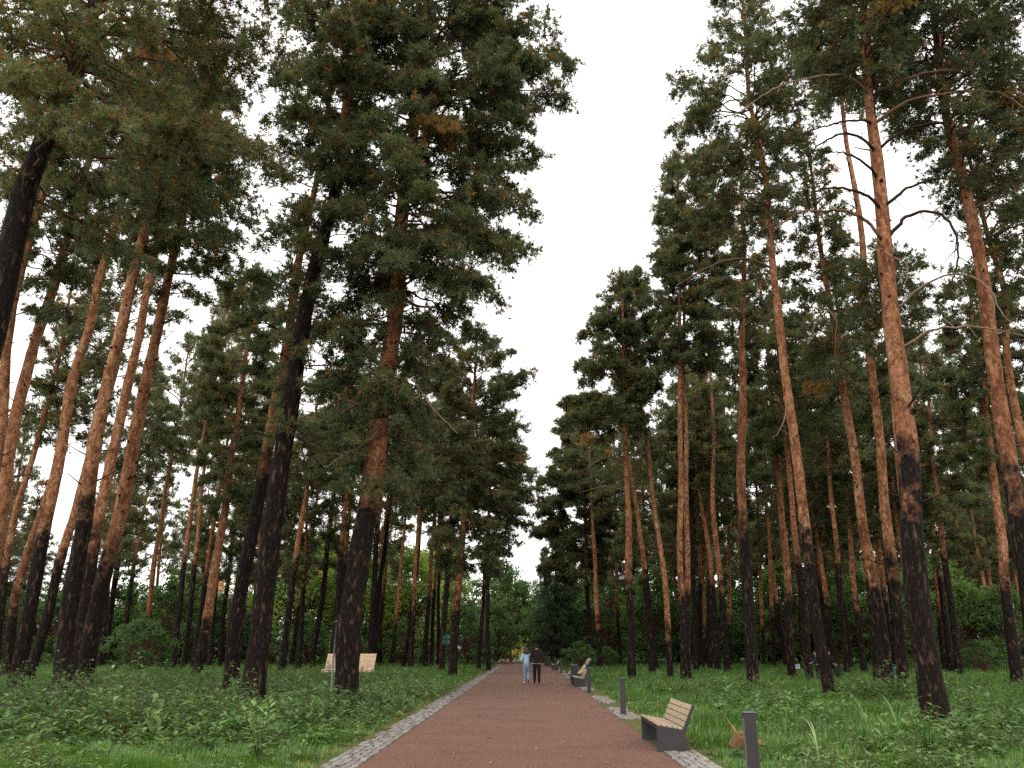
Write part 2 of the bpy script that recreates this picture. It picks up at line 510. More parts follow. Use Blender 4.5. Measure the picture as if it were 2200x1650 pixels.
def crown(buf, rng, axis, ext, z0, z1, n, zlo, ztop, ts=0.22, dens=4.5, arch=0.18, slo=0.0, shi=0.75, K=12, hang=-0.02, lmin=0.7, brown=0.13, base_tint=0.30, dead=0.0, gap=0.09):
    """limbs leave the stem, arch out to the crown outline and carry side twigs with needle tufts"""
    TP, TD, TT, A_, B_, RR = [], [], [], [], [], []
    up = np.array([0, 0, 1.0])
    for k in range(n):
        tt = (k + rng.random()) / n
        z = z0 + (z1 - z0) * tt
        az = k * 2.399963 + rng.normal(0, 0.35)
        L = max(0.3, ext(z, az)) * rng.uniform(lmin, 1.08)
        sl = slo + (shi - slo) * tt ** 1.3 + rng.normal(0, 0.13)
        zs = min(max(z - sl * L, zlo), ztop * 0.985)
        a0 = np.array([*axis(zs), zs])
        ax1 = np.array([*axis(min(z, ztop)), z])
        b0 = ax1 + L * np.array([math.cos(az), math.sin(az), 0])
        c0 = (a0 + b0) / 2 + up * L * arch * rng.uniform(0.4, 1.7) + rng.normal(0, 0.06, 3) * L
        t = np.linspace(0, 1, 8)[:, None]
        P = (1 - t) ** 2 * a0 + 2 * t * (1 - t) * c0 + t * t * b0
        P[1:-1] += rng.normal(0, 0.025, (6, 3)) * L
        r0 = 0.014 + 0.011 * L
        buf.tube(P, np.linspace(r0, 0.008, 8), 4, 1, 0, False)
        if rng.random() < dead: continue
        m = max(5, int(L * dens * 1.62 * rng.uniform(0.75, 1.25)))
        s = rng.uniform(0.25, 1.0, m) ** 0.75
        s[0] = 1.0
        Q = np.stack([np.interp(s, t[:, 0], P[:, i]) for i in range(3)], 1)
        e = 0.03
        Q2 = np.stack([np.interp(np.minimum(s, 0.97) + e, t[:, 0], P[:, i]) for i in range(3)], 1)
        Q1 = np.stack([np.interp(np.minimum(s, 0.97), t[:, 0], P[:, i]) for i in range(3)], 1)
        T = unit(Q2 - Q1)
        ang = rng.uniform(0.4, 1.4, m) * rng.choice([-1, 1], m)
        ang[0] = 0
        D = np.stack([T[:, 0] * np.cos(ang) - T[:, 1] * np.sin(ang), T[:, 0] * np.sin(ang) + T[:, 1] * np.cos(ang), T[:, 2] * 0.7 + rng.normal(hang, 0.36, m)], 1)
        D = unit(D)
        bl = (0.25 + 0.34 * L * (1.12 - s) + 0.1) * rng.uniform(0.55, 1.15, m)
        bl = np.minimum(bl, 1.5)
        E = Q + D * bl[:, None]
        E[:, 2] -= 0.12 * bl ** 2
        A_.append(Q); B_.append(E); RR.append(np.full(m, 0.009))
        q = np.maximum(3, (bl / (gap * 0.72)).astype(int))
        idx = np.repeat(np.arange(m), q)
        u = rng.uniform(0.15, 1.05, len(idx))
        pos = Q[idx] + (E - Q)[idx] * u[:, None] + rng.normal(0, 0.055 + 0.12 * ts, (len(idx), 3))
        dd = unit(D[idx] * 0.8 + rng.normal(0, 0.45, (len(idx), 3)) + up * 0.35)
        lt = base_tint + rng.normal(0, 0.09)
        ti = lt + rng.normal(0, 0.10, len(idx))
        br = (rng.random(len(idx)) < brown * (1.6 - u) * (1.5 - s[idx])) | (rng.random() < 0.008)
        ti = np.where(br, rng.uniform(0.82, 1.0, len(idx)), np.clip(ti, 0, 0.75))
        TP.append(pos); TD.append(dd); TT.append(ti)
    # leafy leader shoot at the very top
    nl_ = 60
    zz = rng.uniform(max(ztop - 1.6, z0), ztop + 0.15, nl_)
    lp = np.array([[*axis(min(q_, ztop)), q_] for q_ in zz]) + rng.normal(0, 0.16, (nl_, 3)) * np.array([1, 1, 0.5])
    TP.append(lp); TD.append(unit(rng.normal(0, 0.5, (nl_, 3)) + up * 0.8)); TT.append(np.clip(base_tint + rng.normal(0, 0.1, nl_), 0, 0.75))
    if TP:
        needles(buf, np.concatenate(TP), np.concatenate(TD), ts, np.concatenate(TT), rng, K)
        twigs(buf, np.concatenate(A_), np.concatenate(B_), np.concatenate(RR))

def smooth_poly(pts, n):
    pts = np.array(pts, dtype=float)
    t = np.concatenate([[0], np.cumsum(np.linalg.norm(np.diff(pts, axis=0), axis=1))])
    u = np.linspace(0, t[-1], n)
    # cubic hermite through the points
    m = np.gradient(pts, t, axis=0)
    out = []
    for x in u:
        i = min(max(np.searchsorted(t, x) - 1, 0), len(t) - 2)
        h = t[i + 1] - t[i]; q = (x - t[i]) / h
        out.append((2*q**3-3*q**2+1)*pts[i] + (q**3-2*q**2+q)*h*m[i] + (-2*q**3+3*q**2)*pts[i+1] + (q**3-q**2)*h*m[i+1])
    return np.array(out)

# ------------------------------------------------------------------ shared crowns for the thinner trees further off
def shared_crown(seed, Hc, W, n, ts, sparse=1.0, brown=0.1):
    r = np.random.default_rng(seed)
    ph = r.uniform(0, 6.28, 4)
    def ext(z, az):
        t = z / Hc
        e = W * (0.35 + 0.65 * math.sin(math.pi * min(1, 0.22 + 0.80 * t))) * (1 if t < 0.75 else max(0.18, (1.05 - t) / 0.3))
        return e * (1 + 0.3 * math.sin(az * 2 + ph[0] + 4 * t) + 0.2 * math.sin(az * 3 + ph[1] + 9 * t))
    bf = Buf()
    crown(bf, r, lambda z: (0.0, 0.0), ext, 0.0, Hc, n, 0.0, Hc, ts=ts, dens=2.75 * sparse, K=9, slo=-0.05, shi=0.8, brown=brown, base_tint=0.36, dead=0.08, gap=0.13)
    o = bf.build("crown", [NEEDLE, TWIG])
    COL.objects.unlink(o)
    me = o.data
    bpy.data.objects.remove(o)
    return me
CROWNS = [(shared_crown(100 + i, Hc, W, n, ts, sp), Hc) for i, (Hc, W, n, ts, sp) in enumerate([
    (11, 2.7, 60, 0.38, 1.0), (12, 2.4, 58, 0.38, 0.95), (10, 3.0, 56, 0.40, 1.0), (13, 2.7, 70, 0.38, 1.0), (9, 2.4, 44, 0.40, 0.9), (12, 3.2, 66, 0.40, 0.95)])]

# ------------------------------------------------------------------ pine trees traced one by one
TREE_RNG = np.random.default_rng(5)
def pine(D, wpx, pts, ytop, ydark, label, group, outline=None, n=0, limbs=(), generic=None, sides=12, **kw):
    """pts: trunk centre line in photo pixels from the base up, standing D metres away"""
    r = TREE_RNG
    P = [at(x, y, D) for x, y in pts]
    P.sort(key=lambda p: p.z)
    Pn = np.array([[p.x, p.z] for p in P])
    # foot
    d0 = (Pn[1] - Pn[0]) / (Pn[1][1] - Pn[0][1] + 1e-6)
    foot = Pn[0] + d0 * (0.0 - Pn[0][1]) if Pn[0][1] > 0 else Pn[0]
    # head
    xt = pts[-1][0] if pts[-1][1] < pts[0][1] else pts[0][0]
    zt = at(xt, ytop, D).z
    if zt > Pn[-1][1] + 0.3:
        k = min(2, len(Pn) - 1)
        dl = (Pn[-1] - Pn[-1 - k]) / (Pn[-1][1] - Pn[-1 - k][1])
        Pn = np.vstack([Pn, Pn[-1] + dl * 0.7 * (zt - Pn[-1][1])])
        Pn[-1][1] = zt
    if Pn[0][1] > 0.05: Pn = np.vstack([foot, Pn])
    ztop = Pn[-1][1]
    base = Vector((float(np.interp(0, Pn[:, 1], Pn[:, 0])), D, 0))
    zs = np.concatenate([[-0.3, 0, 0.15, 0.35, 0.6], np.arange(1.0, ztop, 0.45), [ztop]])
    xs = np.interp(zs, Pn[:, 1], Pn[:, 0])
    xs[3:-3] = np.convolve(xs, np.ones(5) / 5, 'same')[3:-3] if len(xs) > 12 else xs[3:-3]
    p1, p2 = r.uniform(0, 6.28, 2)
    xs = xs + 0.03 * np.sin(zs * 0.9 + p1); ys = 0.06 * np.sin(zs * 0.5 + p2)
    r0 = 0.5 * wpx / FPX * D * 0.84
    rad = r0 * (1 - 0.80 * (np.clip(zs, 0, None) / ztop) ** 1.25) * (1 + 0.16 * np.exp(-np.clip(zs, 0, None) / 0.3)) + 0.010
    rad *= 1 + 0.025 * np.sin(zs * 2.3 + p2) + 0.02 * r.standard_normal(len(zs))
    zd = at(xt, ydark, D).z
    root = empty("pine_tree", base)
    tag(root, label, "tree", group)
    tb = Buf()
    loc = np.stack([xs - base.x, ys, zs], 1)
    tb.tube(loc, rad, sides, 0, zs - zd, True, 0.03, r)
    ax = lambda z: (float(np.interp(z, zs, loc[:, 0])), float(np.interp(z, zs, loc[:, 1])))
    # branch collars and short broken snags on the orange part
    ns = int((ztop - max(zd, 3)) * (2.0 if D < 34 else 1.0 if D < 60 else 0.45))
    for _ in range(max(0, ns)):
        z = r.uniform(max(zd - 2, 3), ztop * 0.85)
        rr = float(np.interp(z, zs, rad)); az = r.uniform(0, 6.28)
        dv = np.array([math.cos(az), math.sin(az), r.uniform(0.05, 0.6)])
        a = np.array([*ax(z), z]); ln = rr + (r.uniform(0.02, 0.08) if r.random() < 0.55 else r.uniform(0.2, 0.9))
        q = np.linspace(0.6 * rr / ln, 1, 4)[:, None]
        pl = a + dv * ln * q + np.array([0, 0, 0.12 * ln]) * q ** 2
        rk = r.uniform(0.2, 0.42) * rr if ln < rr + 0.1 else 0.022 + 0.04 * rr
        tb.tube(pl, np.linspace(rk, rk * 0.45, 4), 5, 1, 0)
    tb.build("trunk", [BARK, DARKLIMB], root)
    # crown
    if outline:
        oy = sorted(outline, key=lambda q: -q[0])
        oz = np.array([at(1100, y, D).z for y, _, _ in oy])
        xl = np.array([at(a, y, D).x for y, a, _ in oy]) - base.x
        xr = np.array([at(c, y, D).x for y, _, c in oy]) - base.x
        def ext(z, az):
            c, s_ = math.cos(az), math.sin(az)
            x0 = ax(min(z, ztop))[0]
            rr_, ll_ = np.interp(z, oz, xr) - x0, x0 - np.interp(z, oz, xl)
            e = rr_ if c > 0 else ll_
            m_ = 0.5 * (abs(rr_) + abs(ll_))
            return max(0.25, math.sqrt((e * c) ** 2 + (min(m_, 3.2) * s_) ** 2) if e > 0 else 0.25)
        bf = Buf()
        kw.setdefault('ts', 0.125 + 0.0040 * D)
        crown(bf, r, ax, ext, oz[0], oz[-1], int(n * 1.3), max(2.0, oz[0] - 3), ztop, **kw)
        bf.build("crown", [NEEDLE, TWIG], root)
    elif generic is not None:
        me, Hc = CROWNS[generic % len(CROWNS)]
        frac = kw.get('frac', 0.43)
        zb = ztop * (1 - frac)
        o = bpy.data.objects.new("crown", me)
        COL.objects.link(o)
        o.parent = root
        o.location = (*ax(zb), zb)
        dv = Vector((ax(ztop)[0] - ax(zb)[0], ax(ztop)[1] - ax(zb)[1], ztop - zb))
        o.rotation_mode = 'QUATERNION'
        o.rotation_quaternion = dv.to_track_quat('Z', 'Y') @ Quaternion((0, 0, 1), r.uniform(0, 6.28))
        wd = kw.get('wide', 1.0) * r.uniform(0.85, 1.15)
        o.scale = (wd, wd, dv.length / Hc)
    # bare limbs the photo shows one by one
    for lm in limbs:
        mt, px, r_a, dy = lm
        r_a *= 0.72 if mt is DEADW else 0.9
        Q = np.array([np.array(at(x, y, D)) - np.array(base) for x, y in px])
        Q[:, 1] = np.linspace(0, dy, len(Q))
        cz = smooth_poly(Q, 4 * len(Q))
        cz[2:] += r.normal(0, 0.012, cz[2:].shape)
        lb = Buf()
        lb.tube(cz, np.linspace(r_a, r_a * 0.28, len(cz)), 6, 0, 0)
        for i in range(3, len(cz) - 1, 2):
            if r.random() < 0.55:
                dvv = unit(cz[i + 1] - cz[i] + r.normal(0, 0.09, 3))
                sl_ = r.uniform(0.2, 0.6)
                k = np.linspace(0, 1, 4)[:, None]
                lb.tube(cz[i] + (dvv + r.normal(0, 0.35, 3)) * sl_ * k - np.array([0, 0, 0.25 * sl_]) * k ** 2, np.linspace(r_a * 0.35, r_a * 0.12, 4), 4, 0, 0)
        lb.build("dead_limb" if mt is DEADW else "limb", mt, root)
    return root
#@@TREES

SIDEL, SIDER = "pines standing left of the path", "pines standing right of the path"
D_, K_ = DEADW, DARKLIMB
W_ = LIMBW
# --- left of the path
pine(19, 92, [(-235,1560),(-120,1100),(10,600),(60,400),(115,260),(150,180),(185,60),(222,-60)], -330, -150,
     "thick dark trunk leaning in from the left edge under a big drooping crown", SIDEL,
     [(-330,60,420),(-200,-150,640),(-60,-260,690),(60,-260,690),(140,-200,660),(200,-100,650),(260,20,650),(340,60,640),(420,100,600),(465,120,560)], 66, slo=-0.30, shi=0.5, arch=0.14, dens=4.6, brown=0.15, base_tint=0.50, ts=0.17, hang=-0.15)
pine(36, 34, [(-58,1440),(-40,1240),(4,877),(11,786),(33,623),(55,550),(85,440),(110,350)], 60, 1100,
     "orange trunk at the left edge just right of the thick dark leaning one", SIDEL, [(80,60,180),(200,0,210),(350,-40,230),(480,-50,220),(600,-40,160),(700,-30,130)], 34)
pine(38, 38, [(-70,1440),(-30,1260),(4,1095),(22,968),(40,859),(73,732),(109,641),(135,550),(165,430),(195,330),(215,290)], 60, 1230,
     "pale smooth leaning pine that forks high up, second orange trunk from the left edge", SIDEL, [(70,140,300),(180,110,330),(300,70,330),(420,50,310),(520,40,260),(600,20,220)], 40, base_tint=0.36,
     limbs=[(W_, [(165,455),(185,425),(200,390),(212,350)], 0.13, 0.1), (K_, [(128,590),(110,560),(75,548),(45,560)], 0.05, -0.5)])
pine(50, 20, [(-10,1440),(7,1227),(35,1100),(73,975),(109,841),(142,695),(160,590)], 540, 1200,
     "thin leaning pine with sparse browning twigs near the left edge", SIDEL, [(560,140,190),(650,110,230),(740,80,230),(830,60,210),(920,50,170)], 26, brown=0.5, dens=3.0, dead=0.3)
pine(36, 34, [(37,1447),(67,1300),(90,1183),(105,1095),(124,986),(156,812),(200,688),(204,634),(236,527),(270,400),(285,330)], 130, 1120,
     "crooked pale pine with an S bend halfway up its trunk", SIDEL, [(140,230,360),(260,200,390),(400,190,370),(500,180,300),(600,170,290)], 30, dens=3.8,
     limbs=[(K_, [(212,630),(232,635),(250,660),(262,675)], 0.045, -0.4), (K_, [(192,740),(215,755),(235,785)], 0.045, -0.4)])
pine(52, 22, [(15,1420),(37,1267),(69,1150),(83,1117),(109,1040),(140,920)], 640, 1290, "leaning orange pine half hidden behind the crooked pale one", SIDEL, generic=0)
pine(46, 25, [(66,1434),(100,1333),(133,1183),(145,1150),(163,1100),(178,1040),(215,900),(260,720)], 420, 1190, "pale pine squeezed between the crooked one and the flaky orange trunk", SIDEL, generic=1)
pine(30, 42, [(137,1453),(140,1367),(157,1233),(183,1100),(200,986),(215,914),(236,805),(269,666),(287,582),(316,473),(334,382),(365,280),(385,200)], -20, 1050,
     "flaky orange pine with a blackened base, front left of the tight three", SIDEL, [(-10,330,430),(90,270,480),(200,240,520),(330,250,540),(430,270,520),(520,290,470)], 44, brown=0.18,
     limbs=[(K_, [(300,560),(325,562),(345,545)], 0.05, -0.4), (K_, [(222,870),(240,862),(262,848)], 0.05, -0.3), (K_, [(252,760),(232,745),(205,735)], 0.04, -0.3)])
pine(36, 31, [(165,1440),(180,1333),(197,1217),(214,1114),(232,1005),(254,914),(294,750),(316,623),(334,550),(365,400),(380,320)], 90, 1130,
     "greyish pink pine in the middle of the tight three on the left", SIDEL, [(110,330,440),(220,290,480),(340,290,500),(450,310,480)], 30)
pine(32, 40, [(187,1430),(213,1300),(230,1200),(251,1132),(280,986),(309,841),(334,732),(374,550),(390,470),(405,390)], 130, 1180,
     "twin-topped orange pine, right one of the tight three on the left", SIDEL, [(150,350,480),(250,330,520),(380,310,560),(480,320,570),(580,350,540),(660,370,490)], 44, slo=-0.35, brown=0.22,
     limbs=[(W_, [(312,830),(322,760),(335,680),(352,600),(362,520)], 0.19, 0.3), (K_, [(345,695),(370,690),(400,668)], 0.045, -0.3)])
BG_L, BG_R = "slender pines in the left woods", "slender pines in the right woods"
pine(75, 15, [(222,1415),(240,1300),(250,1233),(270,1100),(300,960)], 760, 1215, "slender pine just right of the tight three, half hidden by them", BG_L, generic=2)
pine(88, 12, [(262,1405),(283,1243),(307,1100),(330,990)], 860, 1190, "thin pink trunk rising behind the dark shrubs left of the pale straight one", BG_L, generic=3)
pine(82, 14, [(312,1410),(320,1317),(330,1217),(348,1100),(370,980)], 720, 1330, "pale orange straight trunk standing before the round green shrub on the left", BG_L, generic=5, wide=1.2)
pine(70, 14, [(373,1423),(393,1233),(410,1100),(443,895),(470,760)], 600, 1200, "left one of three parallel thin dark-footed trunks on the left", BG_L, generic=0, wide=0.9)
pine(72, 13, [(397,1417),(413,1267),(425,1150),(430,1100),(451,877),(470,780)], 640, 1200, "middle one of three parallel thin dark-footed trunks on the left", BG_L, generic=3, wide=0.8)
pine(74, 13, [(417,1420),(443,1233),(463,1100),(487,960)], 740, 1230, "right one of three parallel thin dark-footed trunks on the left", BG_L, generic=1)
pine(54, 24, [(427,1433),(443,1333),(463,1217),(483,1100),(505,930),(520,823),(535,720)], 570, 1330,
     "rusty orange pine with a full green crown left of the double black trunk", SIDEL, [(580,500,570),(650,455,620),(750,430,640),(850,420,640),(950,430,610),(1050,440,590),(1110,450,560)], 52, base_tint=0.42)
pine(80, 12, [(473,1407),(487,1267),(503,1133),(520,1010)], 830, 1260, "thin pine between the rusty orange pine and the double black trunk", BG_L, generic=4)
pine(29, 38, [(500,1447),(520,1250),(547,1100),(565,1023),(591,877),(627,677),(645,550),(663,460),(690,330)], 160, 960,
     "reddish pine close behind the left side of the black leaning trunk", SIDEL, [(180,600,760),(300,560,780),(420,560,740),(550,520,700),(650,500,720),(740,540,700)], 36, dead=0.15,
     limbs=[(K_, [(628,640),(590,625),(555,620),(530,650)], 0.045, -0.6), (K_, [(615,720),(570,700),(535,715)], 0.045, -0.6), (K_, [(590,945),(560,935),(515,950)], 0.045, -0.6)])
pine(25.5, 54, [(548,1452),(553,1400),(567,1233),(584,1150),(602,1023),(620,895),(635,786),(656,677),(682,550),(705,470),(725,380),(738,300),(752,190),(765,120),(790,20)], -220, 330,
     "tall black-barked pine leaning right, left of the one nearest the path", SIDEL, [(-220,640,880),(-60,560,960),(60,535,940),(180,550,880),(300,580,830),(420,590,800),(540,590,780),(640,600,740),(860,610,740),(960,600,700)], 62, dens=4.8, brown=0.16,
     limbs=[(W_, [(678,695),(711,699),(755,717),(784,743)], 0.075, -0.8), (W_, [(656,826),(696,841),(755,870),(784,885)], 0.075, -0.9), (W_, [(682,554),(755,565),(802,590),(827,619)], 0.07, -0.8), (W_, [(664,786),(718,794),(740,806)], 0.04, -0.8), (K_, [(640,780),(615,768),(602,762)], 0.05, -0.3), (K_, [(640,940),(672,962),(695,1010)], 0.045, -0.5), (K_, [(610,1100),(625,1130),(640,1150)], 0.045, -0.5)])
pine(26, 60, [(745,1490),(748,1400),(757,1317),(770,1217),(783,1100),(791,1095),(805,986),(816,914),(824,841),(838,750),(853,641),(858,550),(869,418),(884,309),(896,182),(904,109),(909,73)], -170, 1040,
     "big pine nearest the path on the left, black below and orange above", SIDEL,
     [(-170,840,990),(-60,740,1090),(0,690,1120),(60,690,1180),(130,680,1230),(210,680,1215),(280,690,1230),(320,690,1190),(370,690,1090),(430,700,1150),(490,720,1175),(540,740,1140),(600,740,1135),(650,720,1110),(690,700,1060),(720,690,970),(760,690,970),(810,690,930),(900,700,950),(1000,700,920),(1080,730,880)], 150, dens=5.2, slo=-0.55, shi=0.6, arch=0.2, brown=0.13, base_tint=0.32, ts=0.205, hang=-0.32, lmin=0.84,
     limbs=[(D_, [(858,838),(838,895),(813,943),(787,972),(755,997),(725,1026)], 0.055, -1.6), (D_, [(870,822),(896,837),(936,892),(973,932),(991,954)], 0.05, -1.4), (D_, [(838,752),(813,745),(773,757),(752,785)], 0.045, -1.6),
            (W_, [(866,425),(884,425),(927,422),(975,425),(1004,455),(1022,502),(1044,538),(1073,545)], 0.08, -0.7), (W_, [(884,322),(898,320),(927,320),(964,338),(989,342)], 0.07, -0.8), (W_, [(862,422),(836,393),(804,378),(756,349),(745,331)], 0.08, -0.8),
            (W_, [(855,645),(864,648),(900,670),(936,681)], 0.10, -0.8), (W_, [(846,795),(853,790),(878,768),(896,759),(936,761)], 0.09, -0.8)])
pine(66, 17, [(607,1427),(630,1233),(655,1080)], 800, 1200, "dark slim trunk between the black leaning pine and the biggest one, left of a pair", BG_L, generic=2)
pine(84, 11, [(627,1420),(643,1307),(665,1190)], 880, 1290, "short-looking thin trunk right beside the dark slim one on the left", BG_L, generic=5)
pine(72, 14, [(673,1410),(697,1250),(710,1117),(726,990)], 740, 1180, "thin trunk leaning right, just left of the grey metal pole", BG_L, generic=1)
pine(68, 16, [(717,1402),(727,1267),(737,1133),(750,1010)], 760, 1170, "trunk right behind the grey metal pole beside the big pine", BG_L, generic=3)
pine(70, 16, [(797,1402),(803,1270),(810,1150),(822,1010)], 760, 1120, "left one of two close dark trunks just right of the biggest pine", BG_L, generic=0)
pine(74, 13, [(803,1402),(813,1267),(833,1133),(846,1020)], 800, 1100, "right one of two close dark trunks just right of the biggest pine", BG_L, generic=4)
pine(86, 9, [(843,1420),(863,1200),(873,1090)], 900, 1330, "very thin orange trunk standing alone right of the biggest pine", BG_L, generic=2)
pine(78, 11, [(870,1412),(887,1300),(897,1200)], 890, 1180, "dark thin trunk touching the left side of a straight orange one", BG_L, generic=5)
pine(72, 12, [(883,1420),(893,1210),(903,1060)], 800, 1290, "straight orange trunk left of the group behind the green signpost", BG_L, generic=1)
pine(76, 12, [(913,1417),(930,1150),(940,1040)], 830, 1270, "left trunk of the group behind the green signpost", BG_L, generic=3)
pine(80, 10, [(926,1417),(934,1260),(944,1120)], 850, 1250, "second trunk of the group behind the green signpost, pale orange above", BG_L, generic=4)
pine(82, 9, [(941,1412),(943,1233),(950,1120)], 880, 1230, "third and thinnest trunk of the group behind the green signpost", BG_L, generic=0)
pine(64, 15, [(950,1414),(958,1270),(967,1133),(976,1030)], 780, 1180, "dark trunk directly behind the boards of the green signpost", BG_L, generic=2)
pine(53, 21, [(973,1433),(983,1267),(1000,1100),(1012,930),(1020,800)], 715, 1285,
     "orange pine with a broad dark crown overhanging the left path edge", SIDEL, [(715,980,1050),(745,910,1080),(790,880,1140),(850,880,1125),(900,870,1135),(955,870,1170),(1000,880,1130),(1060,880,1158),(1120,890,1150),(1190,930,1125),(1240,960,1060)], 84, dens=5.0, slo=-0.25, brown=0.15, base_tint=0.28, ts=0.25,
     limbs=[(W_, [(1000,1080),(1030,1090),(1060,1105),(1080,1140)], 0.05, -0.7)])
pine(70, 10, [(1030,1419),(1035,1330),(1041,1250),(1047,1150)], 900, 1230, "left one of the two thin trunks by the left path edge", BG_L, generic=5, frac=0.42)
pine(68, 11, [(1049,1423),(1048,1330),(1047,1250),(1050,1150)], 910, 1160, "right one of the two thin trunks by the left path edge", BG_L, generic=0, frac=0.42)

# --- right of the path
pine(78, 11, [(1270,1417),(1260,1233),(1257,1100),(1254,1000)], 850, 1250, "left one of two trunks behind the reclining wooden bench", BG_R, outline=[(850,1225,1290),(900,1200,1320),(960,1180,1325),(1030,1160,1320),(1100,1150,1330),(1180,1150,1320),(1250,1165,1290)], n=58, base_tint=0.36, slo=-0.1)
pine(74, 13, [(1288,1417),(1280,1250),(1273,1117),(1268,1000)], 880, 1330, "right one of two trunks behind the reclining wooden bench", BG_R, generic=1)
pine(84, 9, [(1332,1420),(1325,1267),(1323,1100),(1320,1000)], 860, 1300, "thin trunk left of the straight red pine with arching limbs", BG_R, generic=2)
pine(49, 19, [(1357,1443),(1352,1233),(1350,1141),(1344,944),(1340,747),(1338,690)], 585, 1235,
     "straight red pine with long arching bare limbs to its left", SIDER, [(585,1320,1385),(640,1300,1400),(700,1240,1410),(745,1230,1420),(790,1235,1410),(840,1165,1400),(890,1190,1390),(940,1215,1380)], 48, base_tint=0.36,
     limbs=[(W_, [(1340,916),(1313,901),(1277,901),(1254,928),(1265,979)], 0.06, -0.5), (W_, [(1344,995),(1305,985),(1250,1015)], 0.06, -0.5), (W_, [(1346,1054),(1297,1048),(1242,1062)], 0.06, -0.5)])
pine(60, 15, [(1400,1437),(1383,1200),(1370,1100),(1358,1043)], 800, 1215, "dark-footed pine left of the crooked pale one", BG_R, generic=4)
pine(50, 14, [(1440,1450),(1437,1367),(1430,1267),(1419,1180),(1403,1062),(1395,1003),(1390,944),(1376,865),(1368,794),(1356,708),(1352,640)], 588, 1345,
     "crooked pale yellow pine winding up to the left", SIDER, [(588,1335,1385),(680,1330,1430),(760,1350,1460),(840,1360,1440)], 26, base_tint=0.42)
pine(45, 16, [(1470,1450),(1463,1250),(1462,1180),(1462,944),(1460,786),(1462,600)], 330, 1235,
     "left trunk of the twin golden pines", SIDER, [(335,1440,1530),(400,1425,1580),(470,1420,1610),(560,1412,1600),(650,1410,1560),(740,1420,1550),(800,1440,1550)], 62, base_tint=0.26,
     limbs=[(D_, [(1462,800),(1445,770),(1432,750)], 0.03, -0.3)])
pine(45.6, 15, [(1477,1450),(1477,1233),(1476,1180),(1474,944),(1468,794),(1470,600)], 430, 1240,
     "right trunk of the twin golden pines", SIDER, [(440,1450,1560),(540,1440,1590),(640,1440,1600),(730,1450,1590),(790,1460,1560)], 34,
     limbs=[(W_, [(1470,805),(1485,798),(1495,810)], 0.04, -0.3)])
pine(66, 14, [(1497,1443),(1487,1150),(1482,1000)], 800, 1000, "dark trunk right behind the twin golden pines", BG_R, generic=3)
pine(82, 9, [(1513,1400),(1510,1167),(1505,1040)], 830, 1350, "thin orange trunk second right of the twin golden pines", BG_R, generic=5)
pine(70, 12, [(1525,1443),(1523,1233),(1519,1060)], 780, 1230, "dark-based slim trunk third right of the twin golden pines", BG_R, generic=0)
pine(66, 14, [(1542,1433),(1530,1233),(1510,1100),(1495,1000)], 760, 1260, "pine curving left between the twin golden pines and the straight grey-red one", BG_R, generic=2)
pine(62, 16, [(1563,1433),(1547,1233),(1530,1100),(1535,960)], 700, 1250, "forked pine just left of the straight grey-red one", BG_R, generic=1)
pine(84, 10, [(1568,1402),(1565,1133),(1560,1000)], 800, 1330, "thin pine touching the left side of the straight grey-red trunk", BG_R, generic=4)
pine(39, 28, [(1617,1473),(1612,1333),(1603,1200),(1598,1180),(1592,1023),(1594,905),(1596,708),(1598,550),(1596,500)], 340, 1100,
     "straight grey-red pine with a dark foot, behind the first two benches", SIDER, [(360,1560,1650),(450,1540,1670),(540,1520,1670),(640,1530,1670),(720,1550,1660)], 34, dead=0.2,
     limbs=[(K_, [(1596,700),(1575,665),(1550,660),(1530,690)], 0.05, -0.5), (K_, [(1600,705),(1625,690),(1645,700)], 0.04, -0.5)])
pine(86, 9, [(1640,1400),(1630,1133),(1622,1000)], 830, 1330, "thin pine just right of the straight grey-red trunk", BG_R, generic=3)
pine(80, 10, [(1663,1417),(1650,1117),(1640,980)], 800, 1310, "slim orange trunk midway between the grey-red pine and the leaning dark one", BG_R, generic=5)
pine(50, 20, [(1700,1433),(1690,1233),(1680,1100),(1668,960),(1655,830)], 560, 1270,
     "orange pine with dark knots standing left of the leaning dark trunk", SIDER, [(570,1600,1690),(660,1570,1720),(760,1580,1730),(860,1590,1740),(960,1610,1740),(1040,1620,1720)], 44)
pine(47, 18, [(1737,1417),(1717,1233),(1703,1100),(1690,960)], 640, 1180, "greyish trunk close behind the leaning dark one", BG_R, generic=0, wide=0.9)
pine(30, 28, [(1783,1488),(1760,1367),(1740,1217),(1730,1161),(1714,1023),(1702,885),(1687,806),(1675,708),(1659,550),(1655,509),(1647,403),(1634,339),(1626,276),(1615,250),(1604,120),(1600,60)], -70, 1130,
     "leaning pine with grey stripe on its dark foot and crown against the sky gap", SIDER,
     [(-70,1570,1640),(0,1535,1665),(60,1525,1665),(110,1515,1675),(150,1470,1690),(190,1410,1700),(240,1425,1720),(300,1455,1725),(360,1470,1710),(440,1490,1690),(520,1500,1660)], 74, dens=5.0, base_tint=0.26, slo=-0.2, ts=0.2,
     limbs=[(W_, [(1649,424),(1604,424),(1532,454)], 0.05, -0.6), (K_, [(1651,458),(1604,458),(1570,483),(1528,534)], 0.05, -0.5), (W_, [(1661,577),(1604,560),(1554,568),(1507,589),(1447,628)], 0.07, -0.6), (W_, [(1645,390),(1604,373),(1554,386)], 0.05, -0.5),
            (D_, [(1690,850),(1680,900),(1665,930),(1640,960)], 0.04, -1.2), (D_, [(1735,740),(1770,670),(1778,690),(1775,765)], 0.05, -1.0)])
pine(78, 10, [(1775,1430),(1760,1283),(1747,1100),(1738,1000)], 800, 1230, "thin orange trunk right behind the leaning dark pine", BG_R, generic=2)
